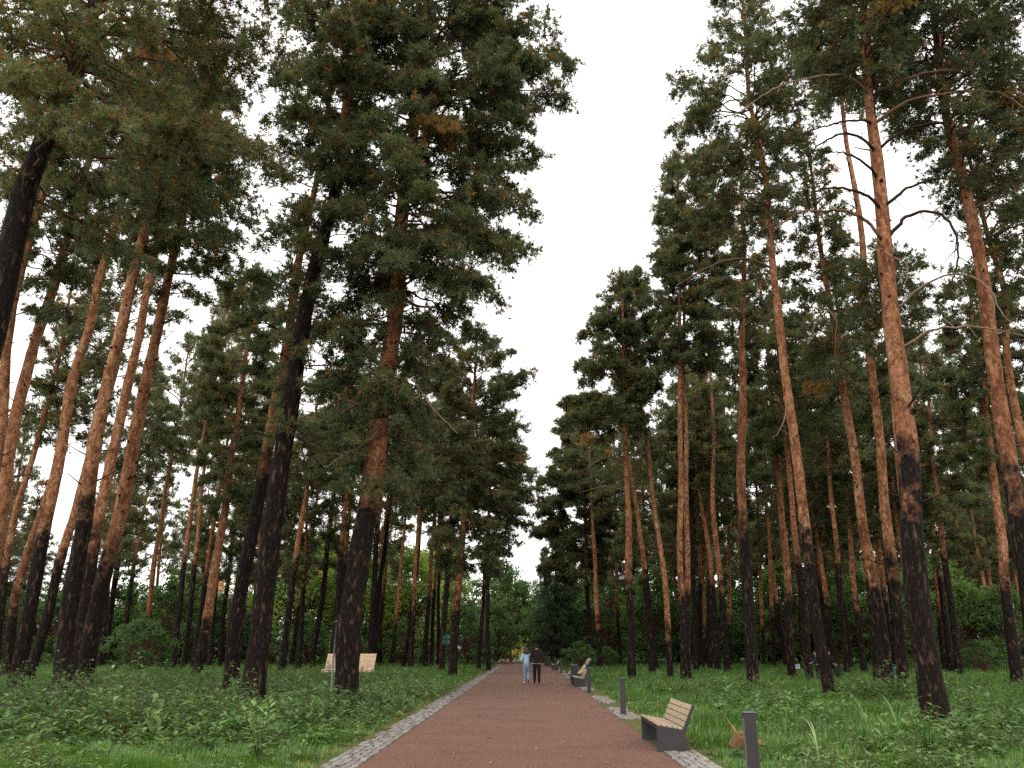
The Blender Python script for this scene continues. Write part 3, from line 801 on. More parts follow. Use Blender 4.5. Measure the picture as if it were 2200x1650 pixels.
pine(80, 10, [(1790,1417),(1770,1217),(1767,1100),(1758,990)], 820, 1190, "thin wavy trunk second right of the leaning dark pine", BG_R, generic=4)
pine(58, 15, [(1818,1433),(1800,1217),(1790,1100),(1778,960)], 740, 1180, "dark-footed trunk third right of the leaning dark pine", BG_R, generic=3)
pine(60, 15, [(1857,1433),(1833,1250),(1823,1100),(1812,980)], 700, 1290, "orange trunk left of the two flaky pines beside the thick black-footed one", BG_R, generic=1)
pine(32, 26, [(1907,1483),(1893,1333),(1873,1217),(1847,1100),(1844,1042),(1832,944),(1817,865),(1801,786),(1793,727),(1780,640)], 300, 1215,
     "flaky golden pine left of the thick black-footed one", SIDER, [(315,1742,1775),(420,1715,1795),(520,1695,1825),(620,1700,1840),(700,1710,1850),(780,1740,1850),(850,1750,1840)], 54,
     limbs=[(D_, [(1790,690),(1782,640),(1770,665),(1752,720),(1742,745)], 0.045, -0.9), (D_, [(1795,720),(1815,700),(1835,760)], 0.035, -0.7)])
pine(44, 20, [(1887,1447),(1877,1350),(1857,1167),(1846,1080),(1834,960)], 560, 1240, "darker trunk just behind the flaky golden pine", BG_R, generic=5, wide=0.9)
pine(31, 26, [(1942,1467),(1937,1400),(1920,1233),(1903,1100),(1892,983),(1876,845),(1864,688),(1850,488),(1838,403),(1821,331),(1812,276),(1804,191),(1796,110)], 20, 1200,
     "pine rising close behind the left side of the thick black-footed one", SIDER, [(30,1730,1850),(110,1705,1840),(190,1735,1850),(255,1760,1860)], 32)
pine(19.5, 58, [(2012,1535),(2000,1467),(1983,1333),(1963,1200),(1962,1161),(1947,964),(1935,865),(1923,747),(1915,668),(1907,570),(1897,488),(1889,382),(1880,297),(1869,212),(1861,106),(1855,40)], -160, 960,
     "thick right-hand pine with black foot, peeling orange bark and arching bare limbs", SIDER,
     [(-160,1760,1980),(-40,1700,2010),(30,1690,2000),(90,1690,1970),(150,1720,1960),(210,1760,1940)], 66, dens=5.6, ts=0.16, slo=0.0, base_tint=0.27,
     limbs=[(K_, [(1902,512),(1908,509),(1944,471),(1978,462),(2012,471),(2033,500),(2043,547),(2024,628),(1999,679)], 0.06, -0.5), (K_, [(1898,444),(1905,441),(1952,409),(2003,401),(2045,403),(2079,411)], 0.055, -0.6),
            (K_, [(1888,320),(1897,316),(1939,293),(2012,284),(2067,293)], 0.05, -0.6), (W_, [(1880,264),(1889,261),(1935,231),(2003,218),(2071,216),(2126,227),(2164,254),(2181,276)], 0.06, -0.7), (W_, [(1874,206),(1882,204),(1944,182),(2012,174),(2071,182)], 0.055, -0.6),
            (W_, [(1898,518),(1889,515),(1850,479),(1808,466),(1757,471),(1710,475),(1672,500),(1647,522)], 0.06, -0.7), (K_, [(1892,450),(1882,445),(1846,424),(1800,418),(1753,424),(1710,450),(1664,488)], 0.055, -0.6), (K_, [(1884,382),(1872,377),(1838,356),(1795,348),(1744,352)], 0.05, -0.6),
            (K_, [(1880,326),(1870,322),(1838,305),(1804,303),(1766,322),(1723,356),(1689,390)], 0.05, -0.7), (K_, [(1873,268),(1863,267),(1816,271),(1766,288),(1723,305),(1698,327)], 0.045, -0.6), (D_, [(1866,206),(1857,204),(1816,184),(1732,191),(1647,225),(1587,271),(1554,297)], 0.055, -1.0),
            (K_, [(1874,259),(1876,204),(1863,184),(1829,187)], 0.05, -0.5), (D_, [(1932,750),(1943,747),(1974,727),(2014,723),(2065,731),(2124,751),(2191,782)], 0.055, -1.3), (D_, [(1920,668),(1939,652),(1978,621),(2026,609),(2065,625),(2089,664),(2108,719),(2140,755)], 0.05, -1.3), (D_, [(1888,530),(1900,560),(1925,590),(1912,640)], 0.035, -0.9)])
pine(28, 30, [(1992,1500),(1975,1350),(1958,1210),(1946,1080),(1930,930),(1916,820)], 540, 1180,
     "dark pine hidden behind the thick black-footed one, its low crown showing beside it", SIDER, [(545,1850,1960),(600,1840,1985),(660,1830,2015),(710,1850,1990),(760,1870,1960)], 34, ts=0.2)
pine(66, 13, [(2030,1440),(2013,1267),(2003,1100),(1994,983),(1982,826),(1976,740)], 640, 1290, "slim orange pine just right of the thick black-footed one", BG_R, generic=2, wide=1.1)
pine(55, 17, [(2063,1440),(2040,1283),(2020,1133),(2008,1020),(1998,900)], 720, 1180,
     "pine with bare twigs and a drooping low crown right of the thick one", SIDER, [(730,1960,2050),(850,1940,2090),(950,1940,2095),(1050,1960,2110),(1150,1980,2125),(1220,2000,2110)], 44, dead=0.2)
pine(42, 26, [(2180,1433),(2160,1233),(2152,1141),(2140,1100),(2132,1003),(2116,865),(2100,740)], 580, 1230,
     "orange pine with a full crown, second from the right edge", SIDER, [(590,2050,2150),(690,2030,2200),(790,2030,2210),(900,2040,2200),(1000,2060,2190)], 50)
pine(21, 46, [(2262,1490),(2222,1300),(2200,1215),(2183,1102),(2152,865),(2128,708),(2109,594),(2079,445),(2058,339),(2037,276),(2020,170),(2012,64)], -240, 1010,
     "stout orange pine leaning left at the right edge", SIDER,
     [(-240,1930,2180),(-100,1880,2260),(20,1870,2280),(100,1860,2280),(180,1880,2280),(250,1930,2290),(330,2010,2290),(430,2110,2290)], 84, dens=5.4, ts=0.17, slo=-0.1, base_tint=0.24,
     limbs=[(W_, [(2088,450),(2120,440),(2160,430),(2215,415)], 0.055, -0.7), (K_, [(2102,520),(2140,510),(2180,500)], 0.05, -0.7), (K_, [(2060,300),(2100,280),(2160,270)], 0.05, -0.5)])
pine(27, 27, [(2290,1470),(2252,1230),(2215,1020),(2191,944),(2163,750),(2160,690),(2167,630),(2150,585),(2128,540),(2118,480)], 260, 1080,
     "crooked orange stem bending in close behind the stout pine at the right edge", SIDER, [(280,2100,2230),(400,2110,2290),(520,2130,2290),(640,2140,2290),(740,2160,2290)], 46)
pine(62, 15, [(2215,1430),(2195,1250),(2180,1120),(2165,1000)], 760, 1220, "trunk just at the right edge, behind the stout orange pine", BG_R, generic=5)

# --- unmarked pines that fill the depth of the woods
fr = np.random.default_rng(21)
def filler(side, count, group, label, ymin, ymax, xin, xout):
    made = 0
    protos = []
    while made < count:
        Y = fr.uniform(ymin, ymax)
        lim = min(xout, 0.66 * Y + 2)
        x = fr.uniform(xin, lim) * side
        H = fr.uniform(19, 25.5)
        if len(protos) < 5:
            root = empty("pine_tree", (0, 0, 0))
            tag(root, label, "tree", group)
            tb = Buf()
            zs = np.concatenate([[-0.3, 0, 0.3, 0.7], np.arange(1.2, H, 0.9), [H]])
            r0 = fr.uniform(0.17, 0.26)
            p = fr.uniform(0, 6, 2)
            pts = np.stack([0.18 * np.sin(zs * 0.25 + p[0]) + 0.01 * zs * side * fr.uniform(-1, 1), 0.15 * np.sin(zs * 0.3 + p[1]), zs], 1)
            rad = r0 * (1 - 0.82 * (np.clip(zs, 0, None) / H) ** 1.2) * (1 + 0.35 * np.exp(-np.clip(zs, 0, None) / 0.35)) + 0.01
            tb.tube(pts, rad, 8, 0, zs - fr.uniform(4, 9), True, 0.03, fr)
            for _ in range(14):
                z = fr.uniform(4, H * 0.6); az = fr.uniform(0, 6.28); ln = fr.uniform(0.4, 1.4)
                c = np.array([np.interp(z, zs, pts[:, 0]), np.interp(z, zs, pts[:, 1]), z])
                q = np.linspace(0, 1, 4)[:, None]
                tb.tube(c + q * ln * np.array([math.cos(az), math.sin(az), 0.1]) - np.array([0, 0, 0.2]) * q ** 2, np.linspace(0.03, 0.012, 4), 4, 1, 0)
            tb.build("trunk", [BARK, DARKLIMB], root)
            me, Hc = CROWNS[(len(protos) + (0 if side < 0 else 3)) % len(CROWNS)]
            o = bpy.data.objects.new("crown", me)
            COL.objects.link(o)
            o.parent = root
            zb = H * fr.uniform(0.40, 0.54)
            o.location = (np.interp(zb, zs, pts[:, 0]), np.interp(zb, zs, pts[:, 1]), zb)
            o.scale = (1.05, 1.05, (H - zb) / Hc)
            protos.append(root)
        else:
            root = copy_tree(protos[made % 5])
            k = fr.uniform(0.88, 1.08)
            root.scale = (k, k, k)
        root.location = (x, Y, 0)
        root.rotation_euler = (fr.normal(0, 0.015), fr.normal(0, 0.02) + 0.025 * (-side) * fr.random(), fr.uniform(0, 6.28) if made >= 5 else 0)
        made += 1
filler(-1, 24, "distant pines filling the back of the left woods", "slim pine among the crowd far back in the left woods", 66, 130, 9, 74)
filler(1, 64, "distant pines filling the back of the right woods", "slim pine among the crowd far back in the right woods", 58, 125, 9, 75)

# ------------------------------------------------------------------ broadleaf shrubs and trees
def leaf_quads(buf, P, N, size, tint, rng, mat=0, ratio=0.55):
    n = len(P)
    t = unit(np.cross(N, rng.standard_normal((n, 3))))
    bt = np.cross(N, t)
    L = np.broadcast_to(size, (n,)) * rng.uniform(0.6, 1.2, n)
    a = P - t * L[:, None] * 0.5
    c = P + t * L[:, None] * 0.5
    s = bt * (L * ratio * 0.5)[:, None]
    m = P + N * (L * 0.06)[:, None]
    v = np.stack([a, m - s, c, m + s], 1).reshape(-1, 3)
    buf.add(v, np.arange(n * 4).reshape(-1, 4), mat, np.repeat(tint, 4))
def broadleaf_mesh(seed, H, W, nclump, per, size, tint, trunk=True, hang=0.0, low=0.05):
    """clusters of leaves at the ends of real branches; returns (foliage mesh, wood mesh)"""
    r = np.random.default_rng(seed)
    bf, wd = Buf(), Buf()
    fork = H * (0.28 if trunk else 0.06)
    if trunk:
        wd.tube([[0, 0, -0.2], [0.05, 0, fork * 0.5], [-0.03, 0.04, fork], [0.1, 0, H * 0.7]], [0.13 + H * 0.008, 0.10 + H * 0.006, 0.09 + H * 0.005, 0.03], 7)
    for k in range(nclump):
        az = r.uniform(0, 6.28)
        zt = low + (1 - low) * r.random() ** 0.85
        prof = math.sin(math.pi * min(1, 0.18 + 0.8 * zt)) ** 0.7
        rd = W * prof * r.uniform(0.35, 1.0) ** 0.6 * (1 + 0.25 * math.sin(az * 3 + seed))
        c = np.array([rd * math.cos(az), rd * math.sin(az), H * zt * (0.9 + 0.2 * r.random())])
        a0 = np.array([0, 0, min(fork * r.uniform(0.5, 1.3), c[2] * 0.9)])
        q = np.linspace(0, 1, 5)[:, None]
        wd.tube(a0 + (c - a0) * q + np.array([0, 0, 0.12 * rd]) * q * (1 - q) * 4, np.linspace(0.045, 0.01, 5) * (0.5 + H / 12), 4, 0, 0, False)
        cr = r.uniform(0.35, 0.8) * (0.4 + H / 14)
        m = int(per * r.uniform(0.6, 1.3))
        g = r.standard_normal((m, 3)) * cr * np.array([0.55, 0.55, 0.36])
        P = c + g
        if hang: P[:, 2] -= hang * r.random(m) ** 1.5
        P[:, 2] = np.maximum(P[:, 2], 0.1)
        N = unit(g * np.array([0.5, 0.5, 0.6]) / cr + np.array([0, 0, 0.5]) + r.normal(0, 0.5, (m, 3)))
        ti = np.clip(tint + r.normal(0, 0.09) + r.normal(0, 0.07, m), 0, 1)
        leaf_quads(bf, P, N, size, ti, r)
    f, w_ = bf.build("foliage", LEAF), wd.build("branches" if not trunk else "trunk", TWIG)
    ms = (f.data, w_.data)
    for o in (f, w_): bpy.data.objects.remove(o)
    return ms
BL = {
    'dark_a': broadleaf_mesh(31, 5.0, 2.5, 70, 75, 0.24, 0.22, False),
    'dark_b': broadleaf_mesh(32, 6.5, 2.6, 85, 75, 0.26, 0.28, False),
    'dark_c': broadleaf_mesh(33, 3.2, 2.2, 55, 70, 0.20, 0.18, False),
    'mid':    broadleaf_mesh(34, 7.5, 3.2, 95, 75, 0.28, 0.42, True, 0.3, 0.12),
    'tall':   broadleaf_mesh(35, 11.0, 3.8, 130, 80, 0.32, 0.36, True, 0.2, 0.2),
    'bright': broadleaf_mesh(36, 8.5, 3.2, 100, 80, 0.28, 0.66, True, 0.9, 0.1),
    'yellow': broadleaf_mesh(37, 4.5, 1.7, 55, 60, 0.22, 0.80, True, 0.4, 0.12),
    'orange': broadleaf_mesh(38, 3.0, 1.2, 40, 50, 0.18, 0.97, True, 0.2, 0.1),
}
def broadleaf(kind, px, base_y, D, scale, name, label, group=None, r=fr):
    p = at(px, base_y, D)
    root = empty(name, (p.x, D, 0), r.uniform(0, 6.28))
    tag(root, label, "tree" if name.endswith("tree") else "shrub", group)
    for me, nm in zip(BL[kind], ("foliage", "trunk" if name.endswith("tree") else "stem")):
        o = bpy.data.objects.new(nm, me)
        COL.objects.link(o)
        o.parent = root
    s = scale * r.uniform(0.92, 1.08)
    root.scale = (s * r.uniform(0.9, 1.15), s * r.uniform(0.9, 1.15), s)
    return root
gl = "dark green shrubs in the thicket behind the left trunks"
for i, px in enumerate(np.linspace(-60, 480, 17)):
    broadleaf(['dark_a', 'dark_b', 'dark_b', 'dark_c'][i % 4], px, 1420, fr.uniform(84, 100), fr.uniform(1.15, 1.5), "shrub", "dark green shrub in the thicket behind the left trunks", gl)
for i, px in enumerate(np.linspace(-80, 470, 9)):
    broadleaf(['mid', 'tall'][i % 2], px, 1420, fr.uniform(104, 122), fr.uniform(0.8, 1.0) * (0.85 if i % 2 else 1.05), "broadleaf_tree", "green broadleaf tree rising over the dark thicket on the left", "broadleaf trees over the left thicket")
broadleaf('dark_c', 300, 1420, 62, 1.15, "shrub", "round bushy green shrub in front of the left thicket")
broadleaf('yellow', 352, 1420, 96, 1.7, "broadleaf_tree", "bright yellow-green tree top glowing above the left thicket")
for px, D, s in [(520, 112, 1.45), (575, 100, 1.5), (640, 96, 1.55), (700, 108, 1.7), (760, 98, 1.5), (820, 104, 1.6), (870, 96, 1.45), (925, 106, 1.6), (965, 114, 1.5)]:
    broadleaf('bright', px, 1418, D, s, "broadleaf_tree", "light green drooping tree lit up behind the trunks left of the path", "light green trees behind the left trunks")
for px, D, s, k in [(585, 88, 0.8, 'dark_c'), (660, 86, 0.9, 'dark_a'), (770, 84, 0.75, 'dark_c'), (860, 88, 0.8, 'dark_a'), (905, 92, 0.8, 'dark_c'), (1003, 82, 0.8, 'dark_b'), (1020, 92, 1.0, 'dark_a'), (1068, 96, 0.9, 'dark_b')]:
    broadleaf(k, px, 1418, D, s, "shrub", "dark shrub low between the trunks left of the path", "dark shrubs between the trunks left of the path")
broadleaf('yellow', 724, 1410, 92, 0.9, "shrub", "yellow-leaved young tree glowing behind the grey metal pole")
broadleaf('yellow', 842, 1410, 96, 1.2, "broadleaf_tree", "yellow-green tree behind the lone thin orange trunk")
broadleaf('tall', 1096, 1412, 104, 1.0, "broadleaf_tree", "dark forked broadleaf tree at the far left path edge")
broadleaf('tall', 1062, 1412, 112, 1.05, "broadleaf_tree", "dense dark tree behind the pair of thin trunks by the path")
broadleaf('tall', 1128, 1405, 176, 1.25, "broadleaf_tree", "tall pale green tree closing the view over the path end")
broadleaf('bright', 1085, 1405, 170, 1.3, "broadleaf_tree", "light green tree top in the gap above the path end")
broadleaf('mid', 1152, 1405, 190, 1.25, "broadleaf_tree", "green tree behind the walking man's head")
broadleaf('bright', 1140, 1404, 150, 0.52, "shrub", "light yellow-green bush at the end of the path")
broadleaf('orange', 1112, 1406, 140, 1.2, "shrub", "orange autumn bush at the end of the path")
broadleaf('yellow', 1121, 1406, 145, 0.85, "shrub", "yellow autumn bush beside the orange one at the path end")
for i, px in enumerate(np.linspace(1185, 2050, 32)):
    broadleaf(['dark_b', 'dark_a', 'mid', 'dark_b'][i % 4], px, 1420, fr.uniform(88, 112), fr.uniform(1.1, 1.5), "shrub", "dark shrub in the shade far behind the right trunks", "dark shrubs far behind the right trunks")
for i, px in enumerate(np.linspace(1220, 2000, 11)):
    broadleaf(['tall', 'mid'][i % 2], px, 1420, fr.uniform(112, 130), fr.uniform(0.65, 0.9), "broadleaf_tree", "dark broadleaf tree closing the back of the right woods", "broadleaf trees closing the right woods")
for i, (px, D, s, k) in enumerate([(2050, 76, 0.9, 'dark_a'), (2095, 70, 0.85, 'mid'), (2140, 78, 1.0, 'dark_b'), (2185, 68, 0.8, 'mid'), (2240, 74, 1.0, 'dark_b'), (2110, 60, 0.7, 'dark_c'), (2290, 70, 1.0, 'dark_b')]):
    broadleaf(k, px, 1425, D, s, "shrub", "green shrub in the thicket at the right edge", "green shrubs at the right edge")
broadleaf('dark_c', 1248, 1425, 72, 0.62, "shrub", "pale green bush beside the reclining wooden bench")
broadleaf('dark_c', 1303, 1420, 78, 0.55, "shrub", "small bush between the trunks right of the reclining bench")

# ------------------------------------------------------------------ spruces where the path narrows on the right
def spruce(px, D, H, W, label, seed):
    r = np.random.default_rng(seed)
    p = at(px, 1410, D)
    root = empty("spruce_tree", (p.x, D, 0))
    tag(root, label, "tree")
    tb = Buf()
    tb.tube([[0, 0, -0.2], [0, 0, H * 0.5], [0.05, 0, H]], [0.22, 0.14, 0.02], 8, 0, -3.0)
    tb.build("trunk", BARK, root)
    bf = Buf()
    def ext(z, az):
        return W * max(0.06, (1 - z / H)) ** 0.75 * (1 + 0.2 * math.sin(az * 3 + z))
    crown(bf, r, lambda z: (0.0, 0.0), ext, 1.0, H, int(H * 9), 0.8, H, ts=0.30, dens=4.2, arch=0.16, slo=-0.35, shi=0.5, K=9, hang=-0.25, brown=0.0, base_tint=0.42, gap=0.13)
    bf.build("crown", [SPRUCE, TWIG], root)
spruce(1196, 88, 13.5, 3.2, "drooping spruce nearest the right path edge, its boughs hanging over the path", 51)
spruce(1222, 98, 15.0, 3.4, "spruce standing behind the drooping one at the right path edge", 52)
spruce(1172, 118, 15.0, 3.0, "farthest spruce at the right path edge", 53)

# ------------------------------------------------------------------ grass and weeds
gr = np.random.default_rng(77)
def on_path(x, y):
    o = np.where(y > 75, -0.0016 * (y - 75) ** 2, 0)
    return (x - o > -2.90) & (x - o < 2.26)
def wave(x, y, s, seed=0):
    return np.sin(x * s + seed) * np.sin(y * s * 1.13 + seed * 2.1) + 0.5 * np.sin(x * s * 2.3 + y * s * 1.7 + seed)
def blades(buf, x, y, h, wd, tint, rng):
    n = len(x)
    az = 2.2 * wave(x, y, 0.9, 6) + 1.6 * wave(x, y, 3.1, 2) + rng.normal(0, 0.8, n)
    lean = rng.uniform(0.1, 0.75, n) * h
    P = np.stack([x, y, np.full(n, -0.03)], 1)
    dx = np.stack([np.cos(az), np.sin(az), np.zeros(n)], 1)
    sd = np.stack([-np.sin(az), np.cos(az), np.zeros(n)], 1) * (wd / 2)[:, None]
    up = np.array([0, 0, 1.0])
    mid = P + up * (h * 0.6)[:, None] + dx * (lean * 0.35)[:, None]
    tip = P + up * (h * rng.uniform(0.8, 1.0, n))[:, None] + dx * lean[:, None]
    v = np.stack([P - sd, P + sd, mid - sd * 0.75, mid + sd * 0.75, tip], 1).reshape(-1, 3)
    b0 = np.arange(n)[:, None] * 5
    nb = buf.n
    buf.add(v, b0 + np.array([[0, 1, 3, 2]]), 0, np.repeat(tint, 5))
    buf.f.append(((b0 + np.array([[2, 3, 4]])).astype(np.int32) + nb, 0, False))
N = 520000
u = gr.random(N)
e_ = -0.35
d = (10.0 ** e_ + u * (135.0 ** e_ - 10.0 ** e_)) ** (1 / e_)
x = gr.uniform(-1, 1, N) * (0.66 * d + 4)
keep = ~on_path(x, d)
x, d = x[keep], d[keep]
edge = np.minimum(np.abs(x - np.where(x < 0, -2.90, 2.26)), 3)
edge = np.where(x > 0, np.maximum(edge - 0.28, 0.02), edge)
thin = np.clip((edge + 0.10 * wave(x, d, 2.2, 1)) / 0.42, 0.10, 1) * np.clip(0.75 + 0.45 * wave(x, d, 1.3, 8), 0.35, 1)
keep = gr.random(len(x)) < thin
x, d, edge = x[keep], d[keep], edge[keep]
hgt = (0.16 + 0.06 * np.clip(wave(x, d, 0.35), -1, 1.2) + 0.07 * np.clip(wave(x, d, 2.7, 4), -1, 1.2) + 0.0012 * d) * gr.uniform(0.6, 1.4, len(x)) + 0.05
hgt *= np.clip(0.30 + edge * 0.5, 0.3, 1.0)
ti = 0.36 + 0.12 * wave(x, d, 0.5, 2) + 0.12 * wave(x, d, 2.3, 5) + gr.normal(0, 0.15, len(x))
ti = np.clip(ti, 0.02, 0.78)
dry = gr.random(len(x)) < (0.03 + 0.35 * np.exp(-edge / 0.35))
ti[dry] = gr.uniform(0.8, 1.0, dry.sum())
hgt *= 0.85
bf = Buf()
blades(bf, x, d, hgt, 0.006 + 0.00042 * d, ti, gr)
tag(bf.build("grass", GRASS), kind='stuff')

def leaf_blades(buf, P, D, L, W, tint, mat=0):
    """folded leaves: base, two flanks, tip and a sunken midrib"""
    n = len(P)
    up = np.array([0, 0, 1.0])
    sd = unit(np.cross(D, up) + 1e-4) * (W * 0.5)[:, None]
    nr_ = unit(np.cross(sd, D))
    mid = P + D * (L * 0.45)[:, None] - nr_ * (W * 0.10)[:, None]
    fl = P + D * (L * 0.42)[:, None] + nr_ * (W * 0.08)[:, None]
    f2 = P + D * (L * 0.75)[:, None] - up * (L * 0.06)[:, None]
    tip = P + D * L[:, None] - up * (L * 0.16)[:, None]
    v = np.stack([P, fl + sd, f2 + sd * 0.62, tip, f2 - sd * 0.62, fl - sd, mid], 1).reshape(-1, 3)
    b0 = np.arange(n)[:, None] * 7
    nb = buf.n
    buf.add(v, np.concatenate([b0 + np.array([[0, 1, 2, 6]]), b0 + np.array([[0, 6, 4, 5]])]), mat, np.repeat(tint, 7), True)
    buf.f.append((np.concatenate([b0 + np.array([[6, 2, 3]]), b0 + np.array([[6, 3, 4]])]).astype(np.int32) + nb, mat, True))
def weed_patch(buf, cx, cy, rx, ry, n, hmin, hmax, tint, rng, lsize=(0.09, 0.21), nl=(8, 15), wide=0.46):
    a, q = rng.uniform(0, 6.28, n), np.sqrt(rng.random(n))
    x, y = cx + rx * q * np.cos(a), cy + ry * q * np.sin(a)
    ok = ~on_path(x, y)
    x, y, q = x[ok], y[ok], q[ok]
    n = len(x)
    h = rng.uniform(hmin, hmax, n) * (1.1 - 0.35 * q) * (1 + 0.38 * wave(x, y, 1.1, 3)) * rng.uniform(0.7, 1.25, n)
    tilt = rng.normal(0, 0.22, (n, 2))
    base = np.stack([x, y, np.zeros(n)], 1)
    top = base + np.stack([tilt[:, 0] * h, tilt[:, 1] * h, h], 1)
    twigs(buf, base, top, 0.006, 1)
    k = rng.integers(nl[0], nl[1], n)
    idx = np.repeat(np.arange(n), k)
    s = rng.uniform(0.25, 1.02, len(idx))
    P = base[idx] + (top - base)[idx] * s[:, None]
    az = rng.uniform(0, 6.28, len(idx))
    el = rng.uniform(-0.25, 0.75, len(idx))
    D = np.stack([np.cos(az) * np.cos(el), np.sin(az) * np.cos(el), np.sin(el)], 1)
    L = rng.uniform(lsize[0], lsize[1], len(idx)) * (1.25 - 0.5 * s)
    pt = tint + rng.normal(0, 0.07, n)
    t = np.clip(pt[idx] + rng.normal(0, 0.13, len(idx)) + 0.08 * (s - 0.5), 0.02, 0.97)
    leaf_blades(buf, P, D, L, L * wide * rng.uniform(0.75, 1.25, len(idx)), t)
bf = Buf()
for p in [(-8.2, 18.5, 3.6, 3.0, 520, 0.35, 0.7, 0.34), (-12.5, 21, 4.5, 4.5, 620, 0.4, 0.8, 0.30), (-7.5, 26, 3.2, 5, 420, 0.35, 0.75, 0.36), (-15, 30, 7, 7, 700, 0.5, 0.95, 0.30),
          (-4.4, 23.2, 1.3, 3.0, 170, 0.25, 0.55, 0.28), (-4.6, 31, 1.7, 4.5, 230, 0.35, 0.65, 0.66), (-6.5, 38, 3, 6, 240, 0.3, 0.7, 0.46), (-14, 45, 9, 9, 420, 0.4, 0.8, 0.36), (-5.0, 15.5, 1.3, 1.6, 50, 0.25, 0.5, 0.40), (-7.2, 14.2, 1.6, 1.2, 40, 0.2, 0.45, 0.5),
          (11.8, 29.5, 1.7, 2.6, 190, 0.4, 0.85, 0.36), (9.2, 15.8, 2.0, 2.0, 120, 0.2, 0.5, 0.46), (12.5, 17.2, 3.2, 3.0, 360, 0.35, 0.7, 0.40), (14.5, 22, 4, 4, 280, 0.3, 0.65, 0.36), (8.0, 35, 2.0, 3.5, 150, 0.3, 0.6, 0.48), (6.4, 24, 1.6, 2.5, 60, 0.2, 0.5, 0.52), (5.6, 33, 1.3, 3.5, 90, 0.3, 0.6, 0.5), (6.6, 14.5, 1.4, 1.6, 60, 0.2, 0.45, 0.45), (5.0, 19.0, 1.2, 2.5, 40, 0.2, 0.4, 0.5), (10.5, 22, 1.5, 2.0, 70, 0.25, 0.5, 0.5), (18, 34, 7, 7, 240, 0.3, 0.6, 0.4), (-8.6, 38, 3.0, 3.0, 260, 0.5, 0.85, 0.42), (-9, 13.6, 3.5, 1.2, 70, 0.15, 0.4, 0.5), (-3.6, 20, 0.6, 5, 60, 0.15, 0.35, 0.5), (-8, 16.2, 3.6, 2.2, 150, 0.45, 0.85, 0.48, ), (-9, 21, 5, 5, 110, 0.8, 1.15, 0.46), (12, 20, 5, 6, 60, 0.6, 0.95, 0.5), (-5.5, 28, 2.5, 6, 40, 0.6, 0.9, 0.55)]:
    weed_patch(bf, *p, gr)
# low clover-like cover in between
for side in (-1, 1):
    for _ in range(130):
        yy = 11 + 30 * gr.random() ** 1.6
        xx = side * gr.uniform(3.4, 0.62 * yy + 1)
        weed_patch(bf, xx, yy, gr.uniform(0.3, 1.0), gr.uniform(0.3, 1.0), int(gr.integers(5, 22)), 0.12, 0.35, gr.uniform(0.3, 0.7), gr, (0.06, 0.15), (5, 10))
for p in [(-7.2, 16.0, 3.0, 2.0, 90, 0.45, 0.8, 0.52), (-10.5, 18.5, 3.0, 3.0, 110, 0.5, 0.9, 0.44), (-5.4, 19.5, 1.4, 3.5, 70, 0.4, 0.7, 0.52), (9.6, 17.0, 2.4, 2.6, 70, 0.4, 0.75, 0.50), (12.5, 15.8, 2.0, 2.0, 60, 0.4, 0.75, 0.46), (11.3, 28, 1.5, 2.5, 50, 0.6, 1.0, 0.42), (5.8, 21.5, 1.4, 3, 40, 0.3, 0.6, 0.56), (7.4, 27, 2, 4, 60, 0.3, 0.65, 0.5)]:
    weed_patch(bf, *p, gr, (0.17, 0.30), (7, 12), 0.42)
tag(bf.build("undergrowth", [WEED, TWIG]), kind='stuff')

# single plants that stand out
def plant(name, loc, h, stems, leaf, nl, tint, label, wide=0.35, el=(0.1, 0.8), flower=0, seed=1, spread=0.3):
    r = np.random.default_rng(seed)
    root = empty(name, loc)
    tag(root, label, "plant")
    bs, st = Buf(), Buf()
    for k in range(stems):
        a = r.uniform(0, 6.28)
        top = np.array([spread * math.cos(a) * h * r.uniform(0.2, 1), spread * math.sin(a) * h * r.uniform(0.2, 1), h * r.uniform(0.75, 1.05)])
        b0 = np.array([r.normal(0, 0.03), r.normal(0, 0.03), -0.02])
        q = np.linspace(0, 1, 6)[:, None]
        pth = b0 + (top - b0) * q + np.array([top[0], top[1], 0]) * 0.2 * q * q
        st.tube(pth, np.linspace(0.008, 0.004, 6), 5)
        s = np.linspace(0.15, 1.0, nl)
        P = np.stack([np.interp(s, q[:, 0], pth[:, i]) for i in range(3)], 1)
        az = np.arange(nl) * 2.4 + r.uniform(0, 6)
        e2 = el[0] + (el[1] - el[0]) * s + r.normal(0, 0.12, nl)
        D = np.stack([np.cos(az) * np.cos(e2), np.sin(az) * np.cos(e2), np.sin(e2)], 1)
        L = leaf * r.uniform(0.75, 1.1, nl) * (1.15 - 0.45 * s)
        leaf_blades(bs, P, D, L, L * wide, np.clip(tint + r.normal(0, 0.06, nl), 0, 1))
        if flower:
            fb = Buf()
            pp = np.repeat(pth[-1:], 9, 0)
            az = np.arange(9) * 0.698
            leaf_blades(fb, pp, np.stack([np.cos(az), np.sin(az), 0.35 + 0 * az], 1), np.full(9, flower), np.full(9, flower * 0.45), np.zeros(9))
            fb.build("flower_head", FLOWER, root)
    bs.build("foliage", WEED, root)
    st.build("stem", WEED, root)
    return root
g = on_ground(545, 1640); plant("leafy_weed", (g.x, g.y + 0.2, 0), 0.85, 6, 0.24, 11, 0.84, "pale grey-green broad-leaved weed in the left foreground near the path", 0.42, (-0.1, 0.7), seed=61)
g = on_ground(430, 1625); plant("leafy_weed", (g.x, g.y + 0.3, 0), 0.6, 4, 0.2, 9, 0.70, "smaller broad-leaved weed left of the pale grey-green one", 0.4, (-0.1, 0.7), seed=62)
g = on_ground(330, 1600); plant("dock_plant", (g.x, g.y, 0), 0.40, 4, 0.42, 4, 0.86, "plant with a few big pale upright leaves in the left grass", 0.36, (0.7, 1.25), seed=63)
